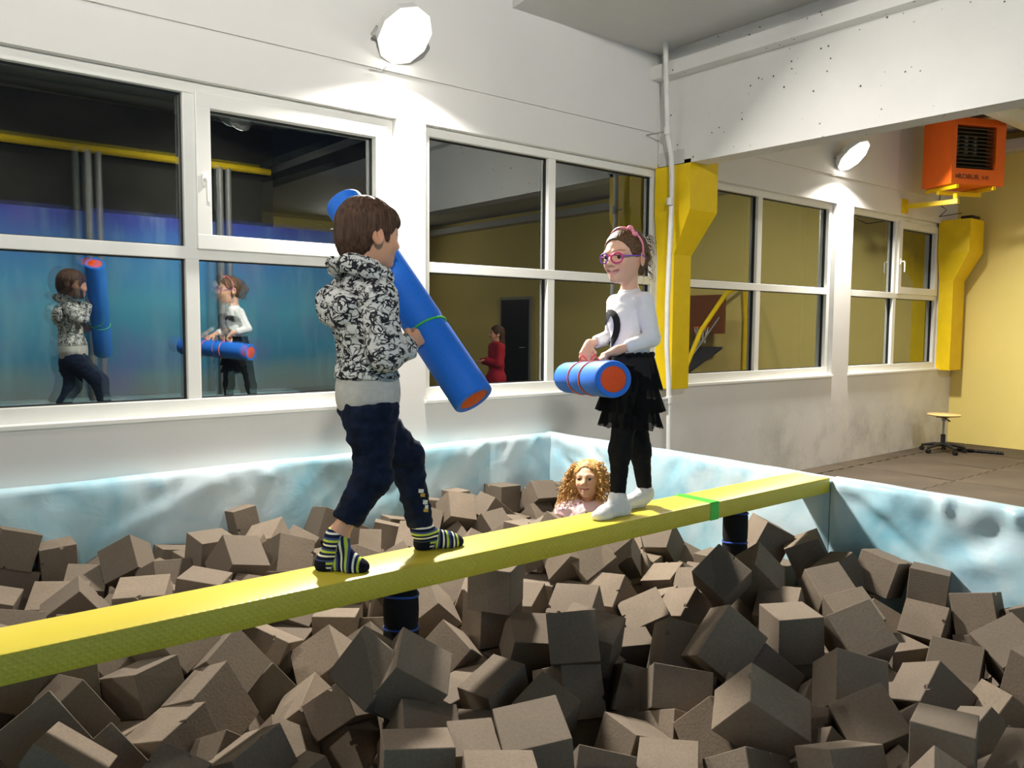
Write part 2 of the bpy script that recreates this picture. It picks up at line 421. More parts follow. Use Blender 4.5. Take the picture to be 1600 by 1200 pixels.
# ---- foam pit with printed padding
def m_vinyl():
    t = NT('pale blue printed vinyl'); co = t.coord('Object')
    a = t.noise(co, 1.5, 4, 0.6, 0.6); b = t.noise(co, 2.6, 3, 0.5, 1.0); c3 = t.noise(co, 5.5, 4, 0.6, 0.4)
    c = t.ramp(a, [(0.30, srgb(128, 188, 208)), (0.44, srgb(170, 208, 220)), (0.60, srgb(200, 220, 227)), (0.8, srgb(210, 221, 226))])
    c = t.mix(t.ramp(b, [(0.58, 0.0), (0.68, 0.5)]), c, srgb(125, 186, 210))
    c = t.mix(t.ramp(c3, [(0.6, 0.0), (0.75, 0.35)]), c, srgb(196, 204, 222))
    t.col(c); t.bump(t.noise(co, 9, 3, 0.5, 0.8), 0.12, 0.02); return t.fin(0.36, 0.5)
M_VINYL = m_vinyl()
pit = empty('foam_pit', (1.4, 2.3, -0.38), 'padded pit with pale blue printed vinyl walls full of grey foam cubes', 'foam pit')
M_PITBASE = plain('black pit lining', (0.015, 0.014, 0.013), 0.9, 0.1)
MB().box((PX0, PY0, -.40), (XP, YW, -.37)).build('lining', M_PITBASE, pit)
TH = 0.09
def pad(start, direc, length, inward, folds, amp, seed, z0=-0.37, lumps=()):
    d = unit(direc); nn = unit(inward); start = np.array(start, float)
    prof = [(0.0, z0), (0.0, 0.2), (0.0, ZT - .03), (0.008, ZT - .01), (0.025, ZT), (TH - .03, ZT), (TH - .012, ZT - .006), (TH - .002, ZT - .02), (TH, ZT - .04)]
    nz = 36
    prof += [(TH, ZT - .04 - (ZT - .04 - z0) * (k / nz) ** 1.0) for k in range(1, nz + 1)]
    ns = max(2, int(length / 0.022)); V = []; F = []; m = len(prof)
    for i in range(ns + 1):
        s = length * i / ns
        edge = min(1.0, min(s, length - s) / 0.04)
        for j, (o, z) in enumerate(prof):
            dd = 0.0; dz = 0.0
            if j >= 5:
                dep = ZT - z
                n1 = noise.noise(Vector((s * 1.1 + seed, z * 1.6, seed)))
                n2 = noise.noise(Vector((s * 3.2 + z * 2.2, z * 1.4 + seed, 3.1)))
                n3 = noise.noise(Vector((s * 5.5 - z * 3.5, z * 2.5 - seed, 7.7)))
                fade = min(1.0, dep / 0.06 + 0.15)
                dd = amp * fade * (1.1 * n1 + 0.8 * (1 - 2 * abs(n2)) * 0.6 + 0.35 * n3)
                # scalloped pull marks under the rim
                sc = noise.noise(Vector((s * 4.0 + seed * 3, 0.5, seed)))
                sc2 = noise.noise(Vector((s * 11.0 + seed * 3, z * 6, seed)))
                dd += amp * 0.9 * max(0, sc) * math.exp(-((dep - 0.09) / 0.05) ** 2) + amp * .55 * sc2 * math.exp(-((dep - 0.05) / 0.06) ** 2)
                for (sa, za, sb, zb, am, wd) in folds:
                    ab = np.array([sb - sa, zb - za]); L2 = ab @ ab; q = np.array([s - sa, z - za]); tt = min(1, max(0, (q @ ab) / L2))
                    r = q - ab * tt; di = math.hypot(r[0], r[1])
                    dd += am * math.exp(-(di / wd) ** 2) * (0.4 + 0.6 * math.sin(math.pi * min(1, max(0.05, tt * .9 + .1))))
            else:
                dz = 0.006 * noise.noise(Vector((s * 3 + seed, 1.5, 0))) if z > 0.5 else 0
            if 3 <= j <= 7: dz = 0.007 * noise.noise(Vector((s * 3 + seed, 1.5, 0)))
            V.append(start + d * s + nn * (o + dd * edge) + np.array([0, 0, z + dz]))
    for i in range(ns):
        for j in range(m - 1): F.append((i * m + j, (i + 1) * m + j, (i + 1) * m + j + 1, i * m + j + 1))
    F.append(tuple(range(m))); F.append(tuple(ns * m + k for k in range(m - 1, -1, -1)))
    o = MB().add(V, F).build('wall_pad', M_VINYL, pit, True, 60)
    return o
# back pads (along the windows), inward is -Y
def bf(px0, py0, px1, py1, am, wd):
    a = at_y(px0, py0, YW - TH); b = at_y(px1, py1, YW - TH); return (XP - TH - a[0], a[2], XP - TH - b[0], b[2], am, wd)
pad((XP - TH + .002, YW - .004, 0), (-1, 0, 0), XP - TH - PX0, (0, -1, 0), [bf(330, 748, 160, 850, .02, .05), bf(285, 745, 255, 800, -.025, .06), bf(420, 735, 410, 748, .02, .03), bf(640, 735, 560, 790, -.02, .05), bf(770, 690, 740, 760, -.015, .05), bf(805, 683, 790, 720, .015, .03), bf(840, 676, 830, 695, .015, .02), bf(755, 690, 735, 712, .018, .03)], 0.017, 1.7)
# right pads, inward is -X
def rf(px0, py0, px1, py1, am, wd, y0):
    a = at_x(px0, py0, XP - TH); b = at_x(px1, py1, XP - TH); return (y0 - a[1], a[2], y0 - b[1], b[2], am, wd)
yA = YW - .004
pad((XP, yA, 0), (0, -1, 0), yA - 2.20, (-1, 0, 0), [rf(868, 695, 905, 730, -.03, .05, yA), rf(880, 705, 930, 745, .025, .03, yA), rf(918, 690, 945, 725, -.025, .05, yA), rf(1080, 705, 1045, 740, -.015, .04, yA)], 0.018, 4.4)
yB = 2.194
pad((XP, yB, 0), (0, -1, 0), yB - PY0, (-1, 0, 0), [rf(1330, 768, 1440, 880, -.026, .038, yB), rf(1345, 765, 1460, 875, .016, .04, yB), rf(1318, 760, 1345, 775, .03, .035, yB), rf(1475, 778, 1478, 805, .032, .028, yB), rf(1455, 790, 1440, 830, -.022, .06, yB), rf(1588, 795, 1592, 820, .032, .028, yB), rf(1560, 810, 1545, 850, -.024, .06, yB), rf(1480, 860, 1600, 830, -.016, .06, yB), rf(1500, 880, 1590, 880, .016, .05, yB), rf(1350, 790, 1400, 800, .012, .04, yB)], 0.020, 8.3)
pad((PX0, PY0, 0), (1, 0, 0), XP - TH - PX0, (0, 1, 0), [], 0.015, 2.2)
pad((PX0, PY0 + TH, 0), (0, 1, 0), YW - PY0 - 2 * TH, (1, 0, 0), [], 0.015, 6.1)

# ---- balance beam over the pit
def m_beam():
    t = NT('yellow vinyl with diamond tread'); co = t.coord('Object')
    hs = []
    for sg in (1, -1):
        sp = t.n('ShaderNodeVectorMath', operation='DOT_PRODUCT'); sp.inputs[1].default_value = (1, 0.6, sg); t.l(co, sp.inputs[0])
        hs.append(t.math('SINE', t.math('MULTIPLY', sp.outputs['Value'], 300.0)))
    h = t.math('MAXIMUM', hs[0], hs[1])
    t.col(t.ramp(t.noise(co, 3, 3), [(0.3, srgb(208, 190, 56)), (0.7, srgb(216, 198, 64))]))
    ge = t.n('ShaderNodeNewGeometry'); sx = t.n('ShaderNodeSeparateXYZ'); t.l(ge.outputs['True Normal'], sx.inputs[0])
    t.bump(t.math('MULTIPLY', h, t.math('ABSOLUTE', sx.outputs[1])), 0.25, 0.003); return t.fin(0.42, 0.45)
BY0, BY1, BZ0 = 2.195, 2.40, 0.588
BZ1 = 0.668
bb = empty('balance_beam', (1.4, 2.3, -0.37), 'long yellow vinyl balance beam crossing the foam pit', 'balance beam')
MB().box((PX0 + TH + .01, BY0, BZ0), (XP - TH - .005, BY1, BZ1), bev=0.007).build('cover', m_beam(), bb, True, 40)
M_GREEN = plain('green tape', srgb(70, 205, 60), 0.35, 0.5)
tp = MB(); e = 0.0015
tp.box((2.925, BY0 - e, BZ1 - .001), (2.985, BY1 + e, BZ1 + e)); tp.box((2.925, BY0 - e, BZ0), (2.985, BY0, BZ1 + e)); tp.box((2.925, BY1, BZ0), (2.985, BY1 + e, BZ1 + e))
tp.build('tape_band', M_GREEN, bb)
M_BFOAM = plain('black foam sleeve', (0.012, 0.012, 0.013), 0.85, 0.2, bump=0.3, bscale=90)
M_BLUE = plain('blue cord', srgb(40, 75, 160), 0.5)
for x, ys in ((1.39, (936, 988)), (3.262, (806, 852))):
    px = 628 if x < 2 else 1150
    pr = [(0.05, BZ0), (0.05, BZ0 - .03)]
    zr = [at_y(px, q, 2.25)[2] for q in ys]
    pr = [(0.046, BZ0), (0.05, zr[0] + .01), (0.055, zr[0]), (0.059, zr[0] - .02), (0.06, (zr[0] + zr[1]) / 2), (0.059, zr[1] + .02), (0.056, zr[1]), (0.06, zr[1] - .02), (0.06, 0.0), (0.058, -.365)]
    po = MB().lathe(pr[::-1], (x, 2.3, 0), n=24).build('post', M_BFOAM, bb, True, 50)
    for q in zr:
        MB().tube([(x + .0575 * math.cos(a), 2.3 + .0575 * math.sin(a), q + .004 * math.sin(a * 2)) for a in np.linspace(0, 2 * math.pi, 28, endpoint=False)], 0.0045, 8, closed=True).build('cord', M_BLUE, po, True)
# ---- floodlights on the window wall, and unseen fill lamps added
M_HOUS = plain('white lamp housing', (0.75, 0.75, 0.73), 0.4, 0.5)
def m_emit(name, col, s):
    t = NT(name); t.b.inputs['Base Color'].default_value = (1, 1, 1, 1)
    t.b.inputs['Emission Color'].default_value = (*col, 1); t.b.inputs['Emission Strength'].default_value = s
    return t.fin(0.3)
M_LENS = m_emit('lit lamp glass', (1.0, 0.96, 0.88), 14.0)
def floodlight(loc, heading, tilt, power, label, size=0.165, spread=156):
    c = np.array(loc, float); g = empty('floodlight', c - np.array([0, 0, size]), label, 'lamp', 'floodlights of the hall')
    R = rotz(heading) @ roty(tilt)      # local +x looks out
    def T(p): return R @ np.array(p, float) + c
    n = 10; s = size
    oct_ = [(math.cos(math.pi * 2 * (k + .5) / n) * s, math.sin(math.pi * 2 * (k + .5) / n) * s * 1.12) for k in range(n)]
    h = MB(); h.add([T((-.05, y, z)) for y, z in oct_] + [T((0.012, y * 1.06, z * 1.06)) for y, z in oct_], [tuple(range(n))] + [(k, (k + 1) % n, n + (k + 1) % n, n + k) for k in range(n)] + [tuple(range(2 * n - 1, n - 1, -1))])
    h.build('housing', M_HOUS, g)
    l = MB(); l.add([T((.013, y * .97, z * .97)) for y, z in oct_] + [T((0.03, y * .86, z * .86)) for y, z in oct_], [(k, (k + 1) % n, n + (k + 1) % n, n + k) for k in range(n)] + [tuple(range(2 * n - 1, n - 1, -1))])
    l.build('lens', M_LENS, g)
    b = MB(); back = np.array([0, 0, 0]) + c - rotz(heading) @ np.array([0.15, 0, 0])
    for sd in (-1, 1): b.tube([T((-.02, sd * s * 1.1, 0)), T((-.02, sd * s * 1.1, 0)) - rotz(heading) @ np.array([.06, 0, .03]), back + rotz(heading) @ np.array([0.01, sd * s * .6, -.02])], 0.008, 8)
    b.tube([back + rotz(heading) @ np.array([0.01, -s * .7, -.02]), back + rotz(heading) @ np.array([0.01, s * .7, -.02])], 0.012, 8)
    b.build('bracket', M_GRAY, g, True)
    ld = bpy.data.lights.new('flood', 'AREA'); ld.shape = 'DISK'; ld.size = 0.24; ld.energy = power; ld.color = LAMP_COL; ld.spread = math.radians(spread)
    lo = bpy.data.objects.new('flood', ld); COL.objects.link(lo); lo.parent = g
    z = -(R @ np.array([1.0, 0, 0])); z = unit(z); xx = unit(np.cross([0, 0, 1.0], z)); yy = np.cross(z, xx)
    mw = Matrix([[xx[i], yy[i], z[i], 0] for i in range(3)] + [[0, 0, 0, 1]])
    mw.translation = Vector((T((0.045, 0, 0)) - np.array(g.location)).tolist()); lo.matrix_local = mw
    return g
FL = at_y(632, 55, YW - .15); FR = at_y(1333, 243, YW - .15)
g1 = floodlight(FL, -90, 47, FLOOD_POWER, 'glaring white floodlight on the wall above the window post nearer the boy')
g2 = floodlight(FR, -90, 47, FLOOD_POWER * .95, 'glaring white floodlight on the wall between beam and orange heater')
floodlight((FL[0] - (FR[0] - FL[0]), YW - .15, FL[2]), -90, 47, FLOOD_POWER * .4, 'added fill floodlight further along the wall outside the picture on the left')  # unseen repeat of the wall floodlight, added as fill
for x, y, z, hd, tl, k, sp, lb in ((-1.0, YM + .55, 3.9, 66, -1, 1.0, 70, 'added fill floodlight, unseen behind the viewer, by the blue printed wall'), (8.6, -7.5, 3.4, 90, 30, .8, 170, 'added fill floodlight, unseen at the far end behind the viewer'),
                        (0.3, 2.9, 4.2, 0, 89, .25, 170, 'added fill lamp, unseen high above the boy and the pit'), (-2.8, 2.2, 4.2, 0, 89, .35, 170, 'added fill lamp, unseen above the left end of the pit'), (0.5, -1.2, 4.1, -90, 45, .55, 110, 'unseen lamp added to brighten the blue printed wall, left one'), (3.9, -1.2, 4.0, -90, 45, .55, 110, 'unseen lamp added to brighten the blue printed wall, right one'), (8.2, 0.4, 3.66, 0, 89, .9, 170, 'added fill lamp, unseen above the dark mats')):
    floodlight((x, y, z), hd, tl, FILL_POWER * k, lb, .12, sp)  # unseen lamps, added to fill the hall and brighten the mirrored wall
for nm, p in (('wire', FL), ('wire', FR)):
    q = np.array([p[0] - .13, YW - .02, p[2] - .20])
    g = g1 if p is FL else g2
    MB().tube([q + np.array([.07, -.02, .03]), q + np.array([.04, -.01, 0]), q, q + np.array([-.04, 0, -.005])], 0.004, 6).build('wire', M_GRAY, g, True)
# ---- pipe beside the column
pp = [(1040, 60), (1041, 120), (1043, 200), (1044, 215), (1049, 245), (1050, 275), (1049, 330), (1046, 400), (1043, 470), (1042, 540), (1045, 600), (1045, 650), (1045, 710)]
pts = [at_y(x, y, 4.27) for x, y in pp]; pts[0][2] = 3.66; pts.append(np.array([pts[-1][0], 4.27, 0.0]))
M_PIPE = plain('white plastic pipe', (0.78, 0.765, 0.74), 0.4, 0.5)
pg = empty('water_pipe', (pts[-1][0], 4.27, 0), 'white vertical pipe running down beside the yellow column', 'pipe')
MB().tube(pts, 0.021, 14).build('tube', M_PIPE, pg, True)
for q in ((1043, 205), (1047, 315), (1045, 625)):
    c = at_y(q[0], q[1], 4.27)
    MB().lathe([(0.021, -.03), (0.028, -.028), (0.028, .028), (0.021, .03)], c, n=16, ends=False).build('coupling', M_PIPE, pg, True)
    MB().tube([c, c + np.array([-.02 if q[1] != 315 else .03, .2 if q[1] != 315 else .06, 0])], 0.006, 8).build('clip', M_GRAY if q[1] != 625 else M_PIPE, pg, True)
c = at_y(1045, 623, 4.27)
MB().tube([c, c + np.array([-.13, 0.0, 0]), c + np.array([-.13, .2, 0])], 0.015, 10).build('branch', M_PIPE, pg, True)
# cracks/scars on lintel: small black anchor stub left of the pipe
c = at_y(1022, 211, YW - .03)
# ---- orange gas heater on its bracket
M_OR = plain('orange enamel', srgb(238, 104, 16), 0.38, 0.5, var=0.03)
M_LOUV = plain('dark grey louvre', (0.03, 0.03, 0.03), 0.4, 0.5)
u = np.array([math.cos(math.radians(-24)), math.sin(math.radians(-24)), 0]); wv = np.array([-u[1], u[0], 0])
HC = at_d(1486, 286, 8.67); HW, HD, HH = 0.70, 0.42, 0.705
RH = np.array([u, wv, [0, 0, 1.0]]).T
hg = empty('gas_heater', HC + u * HW / 2 + wv * HD / 2, 'orange gas heater with dark louvres on a yellow bracket', 'heater')
hb = MB()
o1, o2, z1, z2 = 0.055, 0.575, 0.165, 0.625       # louvre opening
hb.box((0, 0, 0), (o1, HD, HH), RH, HC); hb.box((o2, 0, 0), (HW, HD, HH), RH, HC); hb.box((o1, 0, 0), (o2, HD, z1), RH, HC); hb.box((o1, 0, z2), (o2, HD, HH), RH, HC)
hb.box((o1, .16, z1), (o2, HD, z2), RH, HC)
hbo = hb.build('casing', M_OR, hg)
MB().box((o1, .13, z1), (o2, .159, z2), RH, HC).build('grille_back', M_BLACK, hg)
for k in range(3): MB().box((o1 + .08 + k * .12, .10, z1 + .16), (o1 + .12 + k * .12, .128, z2 - .08), RH, HC).build('burner_tube', M_GRAY, hg)
for k in range(11):
    z = z1 + .03 + k * .041
    MB().box((o1 + .004, -.03, -.003), (o2 - .02, .03, .003), rotx(0) @ np.eye(3), None).build if False else None
    vv = MB().box((o1 + .004, -.022, -.0035), (o2 - .015, .022, .0035), rotx(32), None)
    q = MB(); q.add([RH @ (np.array(p) + np.array([0, .035, z])) + HC for p in vv.v], vv.f); q.build('louvre', M_LOUV, hg)
# lettering
def text_mesh(txt, size, name, mat, parent, origin, R, ext=0.0015, sx=1.0):
    cu = bpy.data.curves.new(name, 'FONT'); cu.body = txt; cu.size = size; cu.extrude = ext; cu.resolution_u = 3
    to = bpy.data.objects.new(name, cu); COL.objects.link(to)
    dg = bpy.context.evaluated_depsgraph_get(); me = bpy.data.meshes.new_from_object(to.evaluated_get(dg))
    vv = [R @ np.array([v.co[0] * sx, v.co[2] * -1.0, v.co[1]]) + np.array(origin) for v in me.vertices]; ff = [tuple(p.vertices) for p in me.polygons]
    bpy.data.objects.remove(to)
    return mesh_obj(name, vv, ff, mat, parent)
text_mesh('ROBUR', 0.075, 'lettering', M_BLACK, hg, HC + u * 0.085 - wv * .001 + np.array([0, 0, .055]), RH, sx=1.12)
text_mesh('K45', 0.062, 'lettering', plain('brown print', srgb(120, 50, 20)), hg, HC + u * 0.40 - wv * .001 + np.array([0, 0, .057]), RH, sx=0.95)
c = HC + u * 0.066 - wv * .002 + np.array([0, 0, .08])
MB().tube([c + u * .014 * math.cos(a) + np.array([0, 0, .014 * math.sin(a)]) for a in np.linspace(0, 6.283, 14, endpoint=False)], 0.004, 6, closed=True).build('emblem', M_BLACK, hg)
# fan housing behind
MB().lathe([(0.19, 0), (0.19, .05), (0.1, .07)], HC + u * HW / 2 + wv * HD + np.array([0, 0, HH * .48]), wv, 20).build('fan_guard', M_GRAY, hg, True)
# carrying frame under the heater and wall arm
bw = at_y(1413, 324, YW)
br = MB(); top = HC[2] - .005
for a in (.07, .56): br.box((a, .0, -.045), (a + .035, HD + .02, -.005), RH, HC)
br.box((.05, HD * .52, -.085), (.62, HD * .52 + .04, -.045), RH, HC)
br.build('carrier', M_YEL, hg)
ab = MB(); endp = np.array([bw[0], 3.90, bw[2]])
ab.box((bw[0] - .025, 3.89, bw[2] - .022), (bw[0] + .025, YW, bw[2] + .028)); ab.box((bw[0] - .07, YW - .012, bw[2] - .07), (bw[0] + .07, YW, bw[2] + .09))
ab.tube([(bw[0], 3.92, bw[2] + .02), (bw[0], 3.92, HC[2] - .08)], 0.026, 12)
ab.build('wall_arm', M_YEL, hg)
cb1 = at_y(1484, 300, 4.2)
MB().tube([HC + u * .2 + wv * .35 + np.array([0, 0, -.01]), HC + u * .2 + wv * .38 + np.array([0, 0, -.16]), np.array([bw[0] + .1, 4.05, 2.78]), np.array([bw[0] + .16, 4.15, 2.72]), np.array([10.3, 4.2, 2.83])], 0.006, 6).build('gas_hose', M_BLACK, hg, True)
tag(MB().box((10.52, 4.16, 2.777), (10.74, 4.3, 2.825), bev=0.01).build('junction_box', M_BLACK), 'small black box lying on top of the corner column', 'box')
# ---- swivel stool
SB = np.array([9.88, 4.12, 0.0]); sg = empty('swivel_stool', SB, 'low swivel stool with pale birch seat on black castors in the corner', 'stool')
M_BIRCH = plain('birch plywood', srgb(222, 192, 128), 0.45, 0.4, var=0.06)
MB().lathe([(0.0, .432), (0.165, .43), (0.178, .437), (0.18, .446), (0.172, .454), (0.0, .458)], SB, n=32, ends=False).build('seat', M_BIRCH, sg, True, 50)
MB().box((-.075, -.06, .412), (.075, .06, .43), None, SB, bev=.004).build('seat_plate', M_BLACK, sg)
MB().lathe([(0.026, .07), (0.026, .21), (0.022, .215)], SB, n=16).build('column_sleeve', M_BLACK, sg, True)
MB().lathe([(0.013, .21), (0.013, .37), (0.024, .372), (0.024, .415)], SB, n=16).build('gas_lift', M_GRAY, sg, True)
MB().tube([SB + np.array(p) for p in ((0, 0, .415), (-.06, -.05, .405), (-.09, -.09, .39), (-.115, -.115, .385))], [.006, .006, .009, .008], 8).build('lever', M_BLACK, sg, True)
for k in range(5):
    a = math.radians(20 + 72 * k); dv = np.array([math.cos(a), math.sin(a), 0]); pv = np.array([-dv[1], dv[0], 0])
    lg = MB().tube([SB + np.array([0, 0, .095]), SB + dv * .1 + np.array([0, 0, .092]), SB + dv * .24 + np.array([0, 0, .062])], [.022, .019, .014], 8).build('leg', M_BLACK, sg, True)
    cs = MB(); ce = SB + dv * .235 + np.array([0, 0, .026])
    for sd in (-1, 1): cs.lathe([(0.024, -.008), (0.026, 0), (0.024, .008)], ce + pv * sd * .013, pv, 14)
    cs.tube([ce, ce + np.array([0, 0, .035])], 0.008, 8); cs.build('castor', M_BLACK, lg, True)
# black cable trunk on the floor by the yellow wall
a = at_z(1497, 702, 0.02); b = at_z(1565, 708, 0.02)
ch = MB(); n = 26
for k in range(n):
    q = a + (b - a) * k / (n - 1) + np.array([0, .008 * math.sin(k * 1.7), 0]); q[2] = 0.02
    ch.lathe([(0.012, -.014), (0.02, -.008), (0.02, .008), (0.012, .014)], q, b - a, 10)
ch.tube([a + np.array([0, 0, .0]), b], 0.012, 8)
tag(ch.build('corrugated_hose', M_BLACK, None, True), 'black corrugated hose lying on the mats along the yellow wall', 'hose')
# ---- basketball game seen mirrored in the third window
AM = empty('basketball_game', (10.15, 1.05, 0), 'yellow framed arcade basketball game mirrored in the window right of the column', 'arcade game')
for y in (0.45, 1.62):
    q = [(9.3, y, 0.0), (9.3, y, .75), (9.7, y, 1.4), (10.3, y, 1.98), (10.75, y, 2.08), (10.8, y, 1.6), (10.8, y, 0)]
    MB().tube(q, 0.035, 8).build('side_frame', M_YEL, AM, True)
MB().box((10.3, .5, 1.35), (10.36, 1.57, 1.95)).build('backboard', plain('brown backboard', srgb(120, 70, 35), .5), AM)
for y in (.78, 1.3):
    MB().tube([(10.12 + .11 * math.cos(a), y + .11 * math.sin(a), 1.45) for a in np.linspace(0, 6.283, 20, endpoint=False)], 0.008, 6, closed=True).build('hoop', M_OR, AM)
    nt = MB()
    for k in range(10):
        a = k * .6283
        nt.tube([(10.12 + .11 * math.cos(a), y + .11 * math.sin(a), 1.45), (10.12 + .08 * math.cos(a + .4), y + .08 * math.sin(a + .4), 1.3), (10.12 + .06 * math.cos(a), y + .06 * math.sin(a), 1.2)], 0.004, 5)
    nt.build('net', M_WALL, AM)
MB().prism([(9.35, .5, .70), (10.3, .5, 1.12), (10.3, .5, 1.15), (9.35, .5, .73)], (0, 1.07, 0)).build('ramp', plain('dark ramp', (.03, .03, .035)), AM)
MB().box((9.4, .5, 0), (10.7, 1.57, .6)).build('cabinet', plain('red cabinet', srgb(150, 30, 25)), AM)
MB().tube([(9.32, .5, .8), (10.2, .5, 1.6)], .012, 6).tube([(9.32, 1.57, .8), (10.2, 1.57, 1.6)], .012, 6).build('rail', M_GRAY, AM, True)
